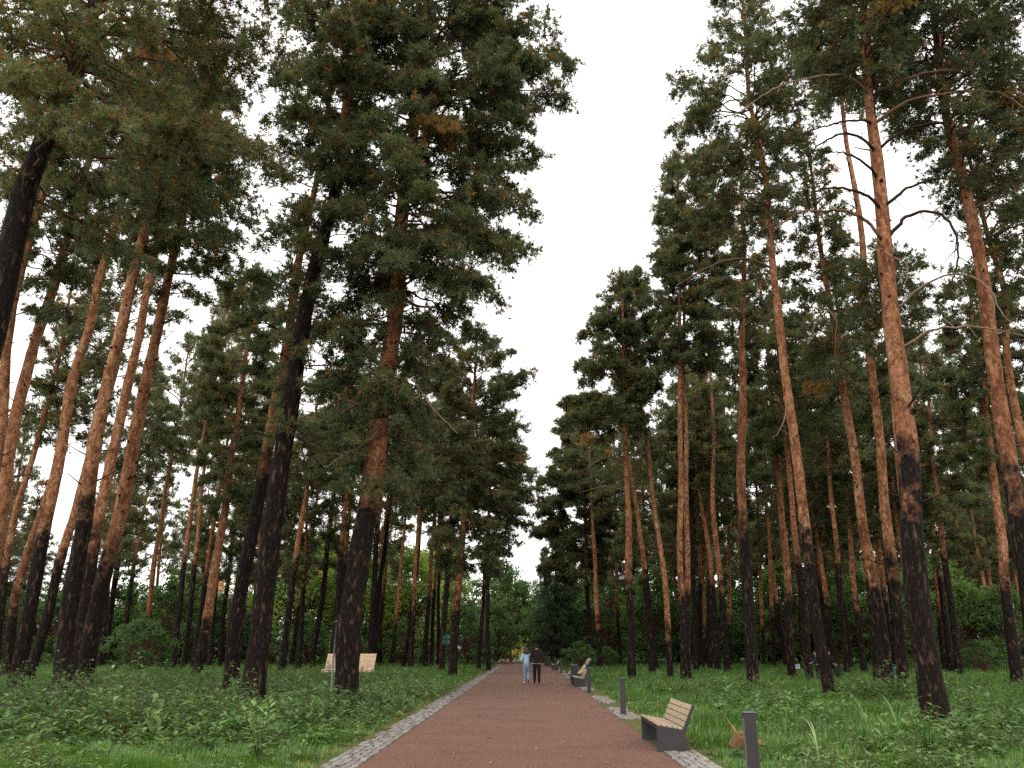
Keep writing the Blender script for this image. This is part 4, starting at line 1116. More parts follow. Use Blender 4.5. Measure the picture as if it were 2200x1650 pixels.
g = on_ground(200, 1585); plant("dock_plant", (g.x, g.y, 0), 0.3, 3, 0.32, 4, 0.80, "low plant with a drooping pale leaf, left of the big-leaved one", 0.34, (0.5, 1.2), seed=64)
g = on_ground(2030, 1640); plant("leafy_weed", (g.x, g.y + 0.5, 0), 0.7, 5, 0.2, 10, 0.62, "leafy weed in the right foreground below the thick pine", 0.5, (-0.1, 0.6), seed=65)
g = on_ground(1890, 1625); plant("leafy_weed", (g.x, g.y, 0), 0.55, 3, 0.2, 8, 0.74, "short weed with upright pale leaves right of the nearest bollard", 0.4, (0.3, 1.0), seed=66)
g = on_ground(1738, 1470); plant("flowering_weed", (g.x, g.y, 0), 1.35, 5, 0.2, 9, 0.50, "tall weed with yellow flowers in front of the leaning dark pine", 0.4, (0.0, 0.6), flower=0.07, seed=67)
g = on_ground(1405, 1500); plant("flowering_weed", (g.x, g.y, 0), 0.95, 3, 0.16, 8, 0.52, "thin weed with a yellow flower behind the nearest wooden bench", 0.35, (0.0, 0.6), flower=0.06, seed=68)
g = on_ground(505, 1560); plant("flowering_weed", (g.x, g.y, 0), 1.05, 2, 0.2, 9, 0.45, "tall thin weed before the two dark trunks on the left", 0.3, (0.1, 0.7), seed=69)
def reed(loc, h, n, tint, label, seed):
    r = np.random.default_rng(seed)
    root = empty("tall_grass", loc)
    tag(root, label, "plant", "tall arching grasses on the right" if loc[0] > 0 else None)
    for k in range(n):
        b_ = Buf()
        az = r.uniform(0, 6.28); hh = h * r.uniform(0.6, 1.1); rch = hh * r.uniform(0.3, 0.75)
        t = np.linspace(0, 1, 9)
        c = np.stack([np.cos(az) * rch * t ** 2, np.sin(az) * rch * t ** 2, hh * (t * 1.5 - 0.62 * t ** 2.6) / 0.95], 1)
        sd = np.array([-math.sin(az), math.cos(az), 0]) * 0.5
        wdt = 0.024 * (1 - t ** 3 * 0.95) * (0.5 + 0.5 * np.minimum(1, t * 4))
        L_, R_ = c - sd * wdt[:, None], c + sd * wdt[:, None]
        v = np.stack([L_, c - np.array([0, 0, 0.004]), R_], 1).reshape(-1, 3)
        f = []
        for i in range(8):
            f += [[3 * i, 3 * i + 1, 3 * i + 4, 3 * i + 3], [3 * i + 1, 3 * i + 2, 3 * i + 5, 3 * i + 4]]
        b_.add(v, f, 0, min(1, max(0, tint + r.normal(0, 0.05))), True)
        b_.build("blade", WEED, root)
for i, (px, py, h, n, ti, lb) in enumerate([(1868, 1590, 0.95, 5, 0.82, "tall pale grass arching before the flaky golden pine, third from the right"), (1935, 1600, 0.85, 4, 0.78, "tall grass with upright blades left of the thick black foot"),
                                      (1690, 1600, 0.85, 4, 0.74, "tall grass behind the nearest bollard, leaning left"), (1960, 1560, 0.75, 3, 0.85, "pair of pale blades beside the foot of the thick pine"),
                                      (1760, 1640, 0.6, 4, 0.92, "yellowing tall grass right beside the nearest bollard"), (500, 1520, 0.95, 4, 0.82, "pale arching grass blades before the dark double trunk on the left")]):
    g = on_ground(px, py)
    reed((g.x, g.y, 0), h, n, ti, lb, 90 + i)

# ------------------------------------------------------------------ benches, bollards, bins, signs
def bench(x, y0, y1, label):
    root = empty("park_bench", (x, y0, 0))
    tag(root, label, "bench", "grey steel benches along the right edge of the path")
    L = y1 - y0
    prof = [(0.0, -0.03), (0.535, -0.03), (0.47, 0.285), (0.635, 0.695), (0.60, 0.715), (0.43, 0.335), (0.0, 0.405)]
    for yy in (0.0, L - 0.05):
        q = Buf()
        q.prism(prof, yy, yy + 0.05)
        o = q.build("side_panel", STEEL, root)
        bv = o.modifiers.new("edge", 'BEVEL'); bv.width = 0.004; bv.segments = 1
    q = Buf()
    q.prism([(0.012, 0.375), (0.05, 0.375), (0.05, 0.345), (0.012, 0.345)], 0.05, L - 0.05)
    q.prism([(0.40, 0.31), (0.44, 0.31), (0.44, 0.28), (0.40, 0.28)], 0.05, L - 0.05)
    q.build("crossbar", STEEL, root)
    sx = np.array([0.0, 0.43]); sz = np.array([0.405, 0.335])
    seat = Buf()
    for k in range(5):
        c = (k + 0.5) / 5
        px_ = sx[0] + (sx[1] - sx[0]) * c; pz = sz[0] + (sz[1] - sz[0]) * c + 0.012
        rt = Matrix.Rotation(math.atan2(0.07, 0.43), 3, 'Y')
        seat.box((px_, L / 2, pz), (0.074, L - 0.012, 0.032), 0, 0.3 + 0.5 * ((k * 37) % 10) / 10, rt)
    o = seat.build("seat", PLANK, root)
    bv = o.modifiers.new("edge", 'BEVEL'); bv.width = 0.004; bv.segments = 1
    back = Buf()
    bx = np.array([0.43, 0.60]); bz = np.array([0.345, 0.715])
    for k in range(4):
        c = 0.06 + (k + 0.5) * 0.94 / 4
        rt = Matrix.Rotation(-math.atan2(0.37, 0.17), 3, 'Y')
        back.box((bx[0] + (bx[1] - bx[0]) * c - 0.012, L / 2, bz[0] + (bz[1] - bz[0]) * c + 0.004), (0.082, L - 0.012, 0.03), 0, 0.3 + 0.5 * ((k * 53) % 10) / 10, rt)
    o = back.build("backrest", PLANK, root)
    bv = o.modifiers.new("edge", 'BEVEL'); bv.width = 0.004; bv.segments = 1
    return root
bench(2.09, 14.65, 16.6, "nearest wooden bench with grey steel side panels on the right")
bench(1.98, 38.3, 40.3, "second wooden bench from the front, with grey end panel beside the bin")
bench(1.86, 69.0, 71.0, "farthest small wooden bench with grey end panel on the right")

def recliner(name, loc, rz, width, sc_, label, mat, frame):
    root = empty(name, loc, rz)
    tag(root, label, "bench")
    ctrl = [(-0.02, 0.30), (0.05, 0.41), (0.25, 0.40), (0.45, 0.33), (0.58, 0.40), (0.74, 0.62), (0.90, 0.83), (1.03, 1.01), (1.10, 1.07)]
    c = smooth_poly([(a * sc_, 0, b_ * sc_) for a, b_ in ctrl], 19)
    s, bk = Buf(), Buf()
    for i in range(18):
        m_ = (c[i] + c[i + 1]) / 2
        dv = c[i + 1] - c[i]
        rt = Matrix.Rotation(-math.atan2(dv[2], dv[0]), 3, 'Y')
        (s if i < 9 else bk).box((m_[0], width / 2, m_[2]), (np.linalg.norm(dv) * 0.88, width, 0.03), 0, 0.4 + 0.6 * ((i * 37) % 10) / 10, rt)
    s.build("seat", mat, root); bk.build("backrest", mat, root)
    for yy in (0.02, width - 0.07):
        q = Buf()
        lo = [(p[0], p[2] - 0.02) for p in c]
        hi = [(p[0] + 0.05, p[2] - 0.09) for p in c][::-1]
        q.prism(lo + hi, yy, yy + 0.05)
        q.build("side_rail", frame, root)
        for a, b_ in ((0.08, 0.36), (0.62, 0.40)):
            q = Buf()
            q.box((a * sc_, yy + 0.025, b_ * sc_ / 2 - 0.02), (0.06, 0.045, b_ * sc_ + 0.02))
            q.build("leg", frame, root)
    return root
recliner("reclining_bench", (2.22, 46.2, 0), 0, 1.9, 1.0, "pale wavy wooden recliner behind the second bench and bin", PALEPLANK, STEEL)
p = at(803, 1438, 44)
recliner("reclining_bench", (p.x, 44 - 0.6, 0.12), R(90), 2.5, 1.13, "wide pale wooden recliner half hidden behind the big pine on the left", PALEPLANK, PALEPLANK)

def bollard(x, y, label, h=0.88):
    root = empty("bollard", (x, y, 0))
    tag(root, label, "bollard", "grey steel bollards along the right edge of the path")
    q = Buf(); q.box((0, 0, h / 2 - 0.04), (0.135, 0.10, h + 0.06))
    o = q.build("post", STEEL, root); bv = o.modifiers.new("edge", 'BEVEL'); bv.width = 0.005; bv.segments = 2
    q = Buf(); q.box((0, 0, h + 0.002), (0.143, 0.108, 0.016))
    o = q.build("cap", STEELTOP, root); bv = o.modifiers.new("edge", 'BEVEL'); bv.width = 0.004; bv.segments = 2
    q = Buf(); q.box((-0.0705, 0, h / 2 - 0.03), (0.006, 0.05, h - 0.06)); q.build("light_strip", STEELTOP, root)
for x, y, lb in [(2.60, 10.55, "nearest grey bollard, cut off by the bottom edge"), (2.40, 22.6, "bollard standing just behind the nearest bench"), (2.33, 33.9, "bollard right in front of the second bench"),
                 (2.24, 45.2, "bollard mostly hidden behind the grey bin"), (2.22, 59.0, "bollard alone between the recliner and the farthest bench"), (2.10, 66.0, "bollard just in front of the farthest bench"),
                 (1.95, 80.0, "bollard showing above the farthest bench seat"), (1.72, 90.0, "bollard beside the far bin"), (1.40, 98.0, "second last bollard before the man's shoulder"), (1.05, 106.0, "farthest bollard by the man's shoulder")]:
    bollard(x, y, lb)

def litter_bin(loc, wd, dp, h, mat, label, name="litter_bin"):
    root = empty(name, loc)
    tag(root, label, "bin")
    q = Buf(); q.box((0, 0, h * 0.5 - 0.04), (wd, dp, h - 0.06))
    o = q.build("body", mat, root); bv = o.modifiers.new("edge", 'BEVEL'); bv.width = 0.008; bv.segments = 2
    q = Buf()
    for sx_ in (-1, 1): q.box((sx_ * (wd / 2 - 0.02), 0, h - 0.055), (0.035, dp * 0.9, 0.05))
    q.build("rim", mat, root)
    q = Buf(); q.box((0, 0, h - 0.015), (wd + 0.02, dp + 0.02, 0.03))
    o = q.build("lid", STEELTOP if mat is STEEL else mat, root); bv = o.modifiers.new("edge", 'BEVEL'); bv.width = 0.006; bv.segments = 2
litter_bin((2.20, 42.0, 0), 0.32, 0.42, 0.86, STEEL, "grey box-shaped litter bin at the far end of the second bench")
litter_bin((1.72, 84.0, 0), 0.36, 0.42, 0.9, STEEL, "far grey litter bin beyond the farthest bench")
p = at(1923, 1435, 48)
litter_bin((p.x, 48, 0.05), 0.34, 0.30, 0.72, GREENP, "dark green bin behind the pines on the right")

def lectern():
    root = empty("information_board", (2.95, 44.6, 0))
    tag(root, "thin dark slanted information board beside the wavy recliner", "sign")
    q = Buf(); q.box((0, 0, 0.42), (0.05, 0.05, 0.9)); q.build("post", GREENP, root)
    q = Buf(); q.box((0.02, 0, 0.93), (0.42, 0.55, 0.025), 0, 0, Matrix.Rotation(R(-40), 3, 'Y')); q.build("panel", GREENP, root)
lectern()
def signpost():
    p = at(970, 1400, 60)
    root = empty("signpost", (p.x, 60, 0))
    tag(root, "green signpost with two arrow boards before the left trunks", "sign")
    q = Buf(); q.tube([[0, 0, -0.05], [0, 0, 3.05]], 0.035, 10); q.build("post", GALV, root)
    q = Buf(); q.box((0.0, -0.02, 2.98), (0.19, 0.03, 0.26)); q.build("plate", PALEGREEN, root)
    for z, wd in ((2.35, 0.68), (2.02, 0.72)):
        q = Buf()
        q.prism([(0.06, z - 0.14), (0.06, z + 0.14), (-wd + 0.1, z + 0.14), (-wd, z), (-wd + 0.1, z - 0.14)], -0.055, -0.036)
        o = q.build("arrow_board", GREENP, root)
        t = Buf()
        for k in range(2):
            t.box((-0.14 + 0.02 * k, -0.058, z + 0.05 - 0.085 * k), (0.26 - 0.06 * k, 0.005, 0.05))
        t.build("lettering_panel", PALEGREEN, o)
signpost()
p = at(714, 1440, 27)
root = empty("metal_pole", (p.x, 27, 0)); tag(root, "slim grey metal pole left of the big pine by the path", "pole")
q = Buf(); zt = at(716, 1334, 27).z
q.tube([[0, 0, -0.1], [0.01, 0, zt * 0.5], [0.035, 0, zt]], 0.028, 10); q.build("post", GALV, root)
q = Buf(); q.tube([[0.035, 0, zt - 0.005], [0.035, 0, zt + 0.03]], [0.036, 0.03], 10); q.tube([[0.03, 0, zt - 0.03], [-0.10, 0, zt - 0.04]], 0.008, 6); q.build("cap", GALV, root)
p = at(1713, 1428, 44)
root = empty("marker_sign", (p.x, 44, 0)); tag(root, "small white marker sign on a stake among the weeds on the right", "sign")
q = Buf(); q.box((0, 0, 0.32), (0.03, 0.02, 0.66)); q.build("stake", TWIG, root)
WHITE = mat_simple("white_plastic", (0.40, 0.43, 0.46), 0.5, 0.4, 0.1); BLACK = mat_simple("black_cloth", (0.010, 0.010, 0.012), 0.8, 0.2, 0.2)
q = Buf(); q.box((0, -0.022, 0.74), (0.20, 0.02, 0.20))
o = q.build("panel", WHITE, root)
q = Buf()
for a, z in ((-0.04, 0.77), (0.035, 0.72)):
    q.box((a, -0.035, z), (0.035, 0.004, 0.12), 0, 0, Matrix.Rotation(0.5, 3, 'Y'))
q.build("marking", BLACK, o)

# wicker scoop full of dry grass in the grass behind the nearest bench
p = on_ground(1583, 1612)
root = empty("straw_basket", (p.x, p.y + 0.15, 0)); tag(root, "old brown sack of dry grass with a stick in it, lying in the grass", "basket"); root.rotation_euler = (0, R(24), R(-10)); root.scale = (1.12, 1.1, 0.86)
SACK = mat_simple("brown_sackcloth", (0.19, 0.115, 0.062), 0.9, 0.1, 0.3, 30.0, 0.6)
STRAW = mat_simple("dry_straw", (0.34, 0.19, 0.075), 0.8, 0.2, 0.3)
q = Buf()
sr = np.random.default_rng(4)
ring_n = 20
v, f = [], []
for j in range(9):
    t = j / 8
    for i in range(ring_n):
        a = 2 * math.pi * i / ring_n
        rx_, ry_ = 0.10 + 0.085 * t, 0.09 + 0.05 * t
        fold = 1 + 0.10 * math.sin(a * 5 + t * 2) + 0.05 * math.sin(a * 9)
        sag = 0.07 * math.cos(a) * t - 0.09 * t * max(0, math.cos(a - 0.2)) ** 2
        v.append([rx_ * fold * math.cos(a) + 0.09 * t, ry_ * fold * math.sin(a) - 0.05 * t, 0.30 * t + sag * t + 0.01])
for j in range(8):
    for i in range(ring_n):
        f.append([j * ring_n + i, j * ring_n + (i + 1) % ring_n, (j + 1) * ring_n + (i + 1) % ring_n, (j + 1) * ring_n + i])
q.add(v, f, 0, 0, True)
o = q.build("sack", SACK, root)
so_ = o.modifiers.new("cloth_thickness", 'SOLIDIFY'); so_.thickness = 0.012
q = Buf()
for _ in range(150):
    a = sr.uniform(0, 6.28); d0 = sr.uniform(0, 0.13)
    b0 = np.array([0.09 + d0 * math.cos(a), -0.05 + d0 * 0.7 * math.sin(a), 0.22])
    e = b0 + np.array([sr.normal(0.04, 0.12), sr.normal(0, 0.10), sr.uniform(0.04, 0.17)])
    m_ = (b0 + e) / 2 + sr.normal(0, 0.03, 3)
    q.tube([b0, m_, e], 0.0035, 3, 0, 0, False)
q.build("straw", STRAW, root)
q = Buf(); q.tube([[0.05, -0.03, 0.2], [-0.12, -0.02, 0.36], [-0.31, 0.0, 0.50]], [0.013, 0.012, 0.009], 7); q.build("stick", STRAW, root)

# leaves and twigs fallen on the path
for i, (px, py, s, c) in enumerate([(1240, 1629, 0.055, 0), (1215, 1596, 0.05, 1), (1043, 1587, 0.09, 2), (1082, 1534, 0.07, 2), (1198, 1490, 0.12, 2), (1030, 1536, 0.10, 2), (1305, 1640, 0.05, 1), (1150, 1610, 0.04, 1), (975, 1620, 0.05, 1), (1340, 1595, 0.05, 0), (1100, 1500, 0.05, 1), (1262, 1560, 0.045, 0), (1190, 1525, 0.06, 0), (930, 1590, 0.05, 0), (1060, 1640, 0.045, 1), (1275, 1530, 0.06, 1)]):
    g = on_ground(px, py)
    q = Buf()
    az = i * 1.7
    leaf_blades(q, np.zeros((1, 3)), np.array([[math.cos(az), math.sin(az), 0.12]]), np.array([s * 1.6]), np.array([s * (0.9 if c < 2 else 0.3)]), np.array([0.0]))
    o = q.build("fallen_leaf", mat_simple("fallen_leaf_%s" % ("orange", "tan", "dark")[c], ((0.42, 0.16, 0.05), (0.48, 0.34, 0.20), (0.035, 0.022, 0.016))[c], 0.7, 0.3, 0.2))
    o.location = (g.x, g.y, 0.012)
    o.rotation_euler = (0, 0, az)
    tag(o, ("fallen orange leaf lying on the red-brown path", "pale tan leaf lying on the red-brown path", "dark curled leaf lying on the red-brown path")[c], "leaf", ("orange leaves on the path", "tan leaves on the path", "dark leaves on the path")[c])

# ------------------------------------------------------------------ far buildings glimpsed through the left woods
def house():
    p = at(412, 1262, 150)
    root = empty("house", (p.x, 150, 0)); tag(root, "house with a red roof glimpsed over the left thicket", "house")
    WALL = mat_simple("pale_plaster", (0.55, 0.45, 0.38), 0.8, 0.2, 0.1); ROOF = mat_simple("red_roof_tiles", (0.42, 0.13, 0.08), 0.7, 0.3, 0.15, 2.0)
    GLASS = mat_simple("dark_window_glass", (0.05, 0.06, 0.08), 0.15, 0.5, 0.1)
    q = Buf(); q.box((0, 5, 5.9), (4.4, 9, 12)); q.build("wall", WALL, root)
    q = Buf(); q.prism([(-2.6, 11.9), (2.6, 11.9), (1.7, 14.2), (-1.7, 14.2)], -0.1, 10.1); q.build("roof", ROOF, root)
    for k in range(2):
        for z in (4.5, 7.5, 10.4):
            q = Buf(); q.box((-1.0 + 2.0 * k, 0.47, z), (1.2, 0.1, 1.6)); q.build("window", GLASS, root)
house()
def tower():
    p = at(46, 1190, 700)
    root = empty("tower_block", (p.x, 700, 0)); tag(root, "pale distant tower block at the far left between the trunks", "building")
    CONC = mat_simple("pale_concrete", (0.50, 0.52, 0.55), 0.8, 0.2, 0.08); GL = mat_simple("bluish_glass", (0.20, 0.26, 0.32), 0.2, 0.5, 0.1)
    q = Buf(); q.box((0, 8, 42), (14, 14, 84)); q.box((0, 8, 86), (8, 8, 5)); q.build("wall", CONC, root)
    for k in range(4):
        q = Buf()
        for i in range(24): q.box((-5.2 + 3.45 * k, 0.95, 5 + i * 3.3), (1.9, 0.16, 1.7))
        q.build("window_column", GL, root)
tower()

# ------------------------------------------------------------------ people
def skin_obj(name, nodes, edges, mat, parent, sub=2, root_id=None):
    ids = list(nodes)
    me = bpy.data.meshes.new(name)
    me.from_pydata([nodes[i][:3] for i in ids], [(ids.index(a), ids.index(b_)) for a, b_ in edges], [])
    o = bpy.data.objects.new(name, me)
    COL.objects.link(o)
    o.parent = parent
    me.materials.append(mat)
    o.modifiers.new("skin", 'SKIN').use_smooth_shade = True
    if not me.skin_vertices:
        bpy.context.view_layer.objects.active = o
        bpy.ops.mesh.customdata_skin_add()
    for i, k in enumerate(ids):
        r_ = nodes[k][3:]
        me.skin_vertices[0].data[i].radius = r_ if len(r_) == 2 else (r_[0], r_[0])
        me.skin_vertices[0].data[i].use_root = (k == (root_id or ids[0]))
    sb = o.modifiers.new("smooth", 'SUBSURF'); sb.levels = sub; sb.render_levels = sub
    return o
def ellipsoid(buf, c, r, n=16, m=10, mat=0, clip=None):
    v, f = [], []
    for j in range(m + 1):
        ph = math.pi * j / m
        for i in range(n):
            a = 2 * math.pi * i / n
            v.append([c[0] + r[0] * math.sin(ph) * math.cos(a), c[1] + r[1] * math.sin(ph) * math.sin(a), c[2] + r[2] * math.cos(ph)])
    for j in range(m):
        for i in range(n):
            f.append([j * n + i, (j + 1) * n + i, (j + 1) * n + (i + 1) % n, j * n + (i + 1) % n])
    buf.add(v, f, mat, 0, True)

def person(loc, rz, H, label, top_m, leg_m, shoe_m, hair_m, pose, hair='short', build=1.0, belt=None, group=None):
    """pose: joint positions for a 1.75 m figure facing +Y; x is its right"""
    k = H / 1.75
    root = empty("person", loc, rz)
    tag(root, label, "person", group)
    root.scale = (k, k, k)
    J = dict(pelvis=(0, 0, 0.95), belly=(0, 0.0, 1.08), chest=(0, 0.0, 1.28), neck=(0, 0.0, 1.47), skull=(0, 0.02, 1.57), crown=(0, 0.015, 1.67),
             shl=(-0.19, 0, 1.40), shr=(0.19, 0, 1.40), hpl=(-0.095, 0, 0.90), hpr=(0.095, 0, 0.90))
    J.update(pose)
    bw = build
    nodes = {'pelvis': (*J['pelvis'], 0.105 * bw, 0.075), 'belly': (*J['belly'], 0.12 * bw, 0.085), 'chest': (*J['chest'], 0.15 * bw, 0.095), 'neck': (*J['neck'], 0.055, 0.055), 'skull': (*J['skull'], 0.078, 0.098), 'crown': (*J['crown'], 0.060, 0.078)}
    edges = [('pelvis', 'belly'), ('belly', 'chest'), ('chest', 'neck'), ('neck', 'skull'), ('skull', 'crown')]
    for s in 'lr':
        sg = -1 if s == 'l' else 1
        nodes['sh' + s] = (*J['sh' + s], 0.055, 0.055); nodes['el' + s] = (*J['el' + s], 0.040, 0.040); nodes['wr' + s] = (*J['wr' + s], 0.025, 0.028); nodes['pm' + s] = (*J['pm' + s], 0.016, 0.034)
        edges += [('chest', 'sh' + s), ('sh' + s, 'el' + s), ('el' + s, 'wr' + s), ('wr' + s, 'pm' + s)]
        wr, pm = np.array(J['wr' + s]), np.array(J['pm' + s])
        dv = unit(pm - wr)
        fwd = unit(np.array([0, 1.0, 0.1]) - dv * np.dot([0, 1.0, 0.1], dv))
        for q, (off, ln) in enumerate([(0.027, 0.062), (0.009, 0.074), (-0.009, 0.070), (-0.026, 0.054)]):
            a = pm + fwd * off + dv * 0.035
            b_ = a + dv * ln * 0.5 + fwd * 0.008
            c = b_ + dv * ln * 0.42 + fwd * 0.004 + np.array([-sg * 0.014, 0, 0])
            for nm, pt, rr in (('a', a, 0.0092), ('b', b_, 0.0085), ('c', c, 0.007)): nodes['f%s%d%s' % (s, q, nm)] = (*pt, rr, rr)
            edges += [('pm' + s, 'f%s%da' % (s, q)), ('f%s%da' % (s, q), 'f%s%db' % (s, q)), ('f%s%db' % (s, q), 'f%s%dc' % (s, q))]
        a = wr + dv * 0.035 + fwd * 0.035; b_ = a + dv * 0.035 + fwd * 0.018
        nodes['t%sa' % s] = (*a, 0.0105, 0.0105); nodes['t%sb' % s] = (*b_, 0.0085, 0.0085)
        edges += [('wr' + s, 't%sa' % s), ('t%sa' % s, 't%sb' % s)]
        nodes['hp' + s] = (*J['hp' + s], 0.062, 0.066); nodes['kn' + s] = (*J['kn' + s], 0.055, 0.06); nodes['an' + s] = (*J['an' + s], 0.038, 0.042)
        edges += [('pelvis', 'hp' + s), ('hp' + s, 'kn' + s), ('kn' + s, 'an' + s)]
    body = skin_obj("body", nodes, edges, SKIN, root, 2, 'pelvis')
    # ears, nose, eyes sit on the head
    q = Buf()
    sk_ = np.array(J['skull'])
    for sg in (-1, 1): ellipsoid(q, sk_ + [sg * 0.080, -0.008, 0.0], (0.014, 0.026, 0.036), 10, 6)
    ellipsoid(q, sk_ + [0, 0.102, -0.012], (0.014, 0.022, 0.026), 8, 6)
    ellipsoid(q, sk_ + [0, 0.090, -0.056], (0.026, 0.010, 0.008), 8, 6)
    q.build("face", SKIN, root)
    q = Buf()
    for sg in (-1, 1): ellipsoid(q, sk_ + [sg * 0.031, 0.090, 0.022], (0.012, 0.008, 0.007), 8, 6)
    q.build("eyes", BLACK, root)
    # top
    t = {'hem': (J['pelvis'][0], J['pelvis'][1], J['pelvis'][2] - 0.055, 0.168 * bw, 0.132), 'belly': (*J['belly'], 0.165 * bw, 0.125), 'chest': (*J['chest'], 0.178 * bw, 0.13), 'yoke': (0, J['chest'][1] - 0.005, 1.40, 0.13 * bw, 0.095), 'coll': (J['neck'][0], J['neck'][1], J['neck'][2] + 0.005, 0.068, 0.068)}
    te = [('hem', 'belly'), ('belly', 'chest'), ('chest', 'yoke'), ('yoke', 'coll')]
    for s in 'lr':
        t['sh' + s] = (*J['sh' + s], 0.078, 0.085); t['el' + s] = (*J['el' + s], 0.062, 0.066); t['wr' + s] = (*(np.array(J['wr' + s]) * 0.94 + np.array(J['el' + s]) * 0.06), 0.044, 0.047)
        te += [('yoke', 'sh' + s), ('sh' + s, 'el' + s), ('el' + s, 'wr' + s)]
    skin_obj("jacket", t, te, top_m, root, 2, 'chest')
    # trousers
    l = {'waist': (J['pelvis'][0], J['pelvis'][1], J['pelvis'][2] + 0.06, 0.150 * bw, 0.112), 'seat': (J['pelvis'][0], J['pelvis'][1] - 0.02, J['pelvis'][2] - 0.06, 0.155 * bw, 0.125)}
    le = [('waist', 'seat')]
    for s in 'lr':
        l['hp' + s] = (*(np.array(J['hp' + s]) - [0, 0, 0.10]), 0.098 * bw, 0.105); l['kn' + s] = (*J['kn' + s], 0.082, 0.082); l['an' + s] = (*J['an' + s], 0.064, 0.066)
        le += [('seat', 'hp' + s), ('hp' + s, 'kn' + s), ('kn' + s, 'an' + s)]
    skin_obj("trousers", l, le, leg_m, root, 2, 'seat')
    for s in 'lr':
        an = np.array(J['an' + s]); to = np.array(J['to' + s])
        dv = unit(to - an)
        heel = an - np.array([0, 0.045, 0.02]) + (np.array([0, 0, 0.0]) if dv[2] > -0.7 else np.array([0, -0.02, 0.05]))
        q = {'heel': (*heel, 0.040, 0.038), 'an': (*(an + [0, 0.0, 0.01]), 0.046, 0.046), 'ball': (*(an * 0.35 + to * 0.65), 0.043, 0.034), 'toe': (*to, 0.034, 0.026)}
        skin_obj("shoe", q, [('an', 'heel'), ('an', 'ball'), ('ball', 'toe')], shoe_m[s], root, 2, 'an')
    q = Buf()
    if hair == 'bob':
        ellipsoid(q, sk_ + [0, -0.018, 0.04], (0.108, 0.118, 0.108), 20, 12)
        v, f = [], []
        for j in range(7):
            z_ = 0.05 - 0.205 * j / 6
            for i in range(17):
                a = math.pi + math.pi * (i - 1) / 14 - 0.0
                rr = 0.112 + 0.022 * math.sin(j / 6 * 2.2) - (0.012 if j == 6 else 0) + 0.004 * math.sin(i * 2.3 + j)
                v.append([sk_[0] + rr * math.cos(a), sk_[1] - 0.01 + rr * 1.05 * math.sin(a), sk_[2] + z_])
        for j in range(6):
            for i in range(16): f.append([j * 17 + i, j * 17 + i + 1, (j + 1) * 17 + i + 1, (j + 1) * 17 + i])
        q.add(v, f, 0, 0, True)
        o = q.build("hair", hair_m, root)
        o.modifiers.new("thick", 'SOLIDIFY').thickness = 0.03
    elif hair == 'bun':
        ellipsoid(q, sk_ + [0, -0.015, 0.045], (0.092, 0.108, 0.090), 18, 10)
        ellipsoid(q, sk_ + [0, -0.12, 0.05], (0.045, 0.045, 0.045), 12, 8)
        q.build("hair", hair_m, root)
    else:
        ellipsoid(q, sk_ + [0, -0.018, 0.035], (0.090, 0.108, 0.098), 18, 10)
        q.build("hair", hair_m, root)
        q = Buf()
        ellipsoid(q, sk_ + [0, -0.005, 0.075], (0.098, 0.118, 0.072), 20, 10)
        q.tube([[sk_[0] + 0.098 * math.cos(a), sk_[1] - 0.005 + 0.118 * math.sin(a), sk_[2] + 0.065] for a in np.linspace(0, 2 * math.pi, 21)], 0.008, 5, 0, 0, False)
        q.build("cap", BLACK, root)
    if belt is not None:
        q = Buf()
        q.tube([[0.168 * bw * math.cos(a), J['pelvis'][1] + 0.13 * math.sin(a), J['pelvis'][2] - 0.085] for a in np.linspace(0, 2 * math.pi, 25)], 0.012, 6, 0, 0, False)
        q.build("shirt_hem", belt, root)
    return root
BLUEKNIT = mat_simple("light_blue_knit", (0.33, 0.50, 0.60), 0.85, 0.15, 0.12, 30.0, 0.4)
DENIM = mat_simple("faded_blue_denim", (0.17, 0.25, 0.33), 0.8, 0.2, 0.25, 12.0, 0.2)
MAROON = mat_simple("dark_brown_jacket_cloth", (0.022, 0.012, 0.010), 0.8, 0.2, 0.2, 12.0, 0.2)
WHITESHOE = mat_simple("white_shoe", (0.75, 0.75, 0.72), 0.5, 0.3, 0.08)
TANSOLE = mat_simple("brown_shoe_sole", (0.17, 0.07, 0.045), 0.7, 0.2, 0.15)
HAIRB = mat_simple("brown_hair", (0.045, 0.022, 0.018), 0.6, 0.35, 0.25, 40.0)
HAIRK = mat_simple("black_hair", (0.010, 0.009, 0.008), 0.6, 0.35, 0.2, 40.0)
GREYSHIRT = mat_simple("grey_shirt_cloth", (0.36, 0.36, 0.37), 0.8, 0.2, 0.1)
NAVY = mat_simple("navy_cloth", (0.010, 0.015, 0.045), 0.8, 0.2, 0.2)
person((-0.09, 41.6, 0.0), 0, 1.66, "woman in a light blue sweater and faded jeans walking away on the path", BLUEKNIT, DENIM, {'l': WHITESHOE, 'r': TANSOLE}, HAIRB,
       dict(ell=(-0.27, -0.03, 1.12), wrl=(-0.20, 0.16, 1.00), pml=(-0.17, 0.22, 0.985), elr=(0.245, -0.02, 1.12), wrr=(0.265, 0.03, 0.87), pmr=(0.268, 0.05, 0.80),
            knl=(-0.10, 0.02, 0.49), anl=(-0.105, -0.02, 0.085), tol=(-0.115, 0.15, 0.03), knr=(0.085, 0.09, 0.50), anr=(0.085, -0.20, 0.17), tor=(0.085, -0.14, 0.035)), hair='bob', build=0.92)
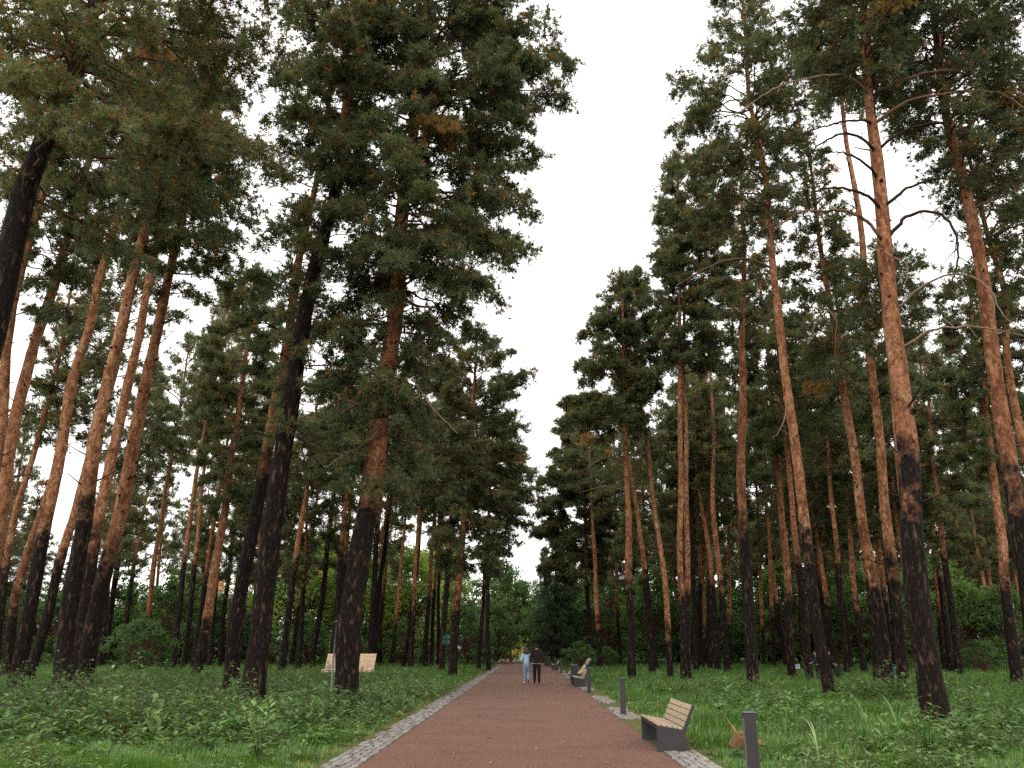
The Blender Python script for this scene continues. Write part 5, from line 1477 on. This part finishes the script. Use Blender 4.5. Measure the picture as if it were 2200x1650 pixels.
person((0.40, 41.5, 0.0), 0, 1.84, "man in a dark brown jacket, black trousers and cap walking away beside her", MAROON, BLACK, {'l': BLACK, 'r': BLACK}, HAIRK,
       dict(ell=(-0.27, -0.02, 1.12), wrl=(-0.27, 0.04, 0.88), pml=(-0.268, 0.06, 0.81), elr=(0.275, -0.03, 1.12), wrr=(0.285, 0.05, 0.87), pmr=(0.283, 0.07, 0.80),
            knl=(-0.10, 0.07, 0.50), anl=(-0.10, 0.10, 0.085), tol=(-0.11, 0.26, 0.03), knr=(0.10, -0.01, 0.49), anr=(0.095, -0.10, 0.095), tor=(0.10, 0.06, 0.03)), hair='short', build=1.12, belt=GREYSHIRT)
p = at(1745, 1420, 45)
person((p.x + 0.20, 45, 0), R(75), 1.52, "person in navy clothes half hidden left of the leaning dark pine", NAVY, BLACK, {'l': BLACK, 'r': BLACK}, HAIRK,
       dict(ell=(-0.23, 0.06, 1.14), wrl=(-0.20, 0.26, 1.02), pml=(-0.18, 0.32, 1.01), elr=(0.23, 0.05, 1.14), wrr=(0.20, 0.26, 1.02), pmr=(0.18, 0.32, 1.01),
            knl=(-0.10, 0.03, 0.49), anl=(-0.10, 0.0, 0.085), tol=(-0.11, 0.16, 0.03), knr=(0.10, 0.02, 0.49), anr=(0.10, -0.05, 0.085), tor=(0.11, 0.11, 0.03)), hair='bun', build=0.95)
p = at(1778, 1420, 44.5)
person((p.x, 44.5, 0), R(-80), 1.55, "person in black reaching a bare forearm down to a dark bag, behind the leaning pine", BLACK, BLACK, {'l': BLACK, 'r': BLACK}, HAIRK,
       dict(ell=(-0.22, 0.22, 1.16), wrl=(-0.12, 0.42, 0.96), pml=(-0.10, 0.47, 0.91), elr=(0.22, 0.20, 1.16), wrr=(0.14, 0.40, 0.98), pmr=(0.12, 0.46, 0.93), neck=(0, 0.07, 1.46), skull=(0, 0.10, 1.555), crown=(0, 0.10, 1.655), chest=(0, 0.03, 1.28),
            knl=(-0.10, 0.03, 0.49), anl=(-0.10, 0.0, 0.085), tol=(-0.11, 0.16, 0.03), knr=(0.10, 0.02, 0.49), anr=(0.10, -0.05, 0.085), tor=(0.11, 0.11, 0.03)), hair='bun', build=0.95)
pb = at(1799, 1430, 44.4)
root = empty("bag", (pb.x, 44.4, 0.22)); tag(root, "dark bag held low beside the leaning pine on the right", "bag")
q = Buf()
ellipsoid(q, (0, 0, 0.26), (0.24, 0.13, 0.26), 18, 10); q.build("body", BLACK, root)
q = Buf(); q.tube([[-0.16, 0, 0.44], [-0.14, 0, 0.58], [0.0, 0, 0.64], [0.13, 0, 0.58], [0.16, 0, 0.44]], 0.014, 6); q.build("handle", BLACK, root)
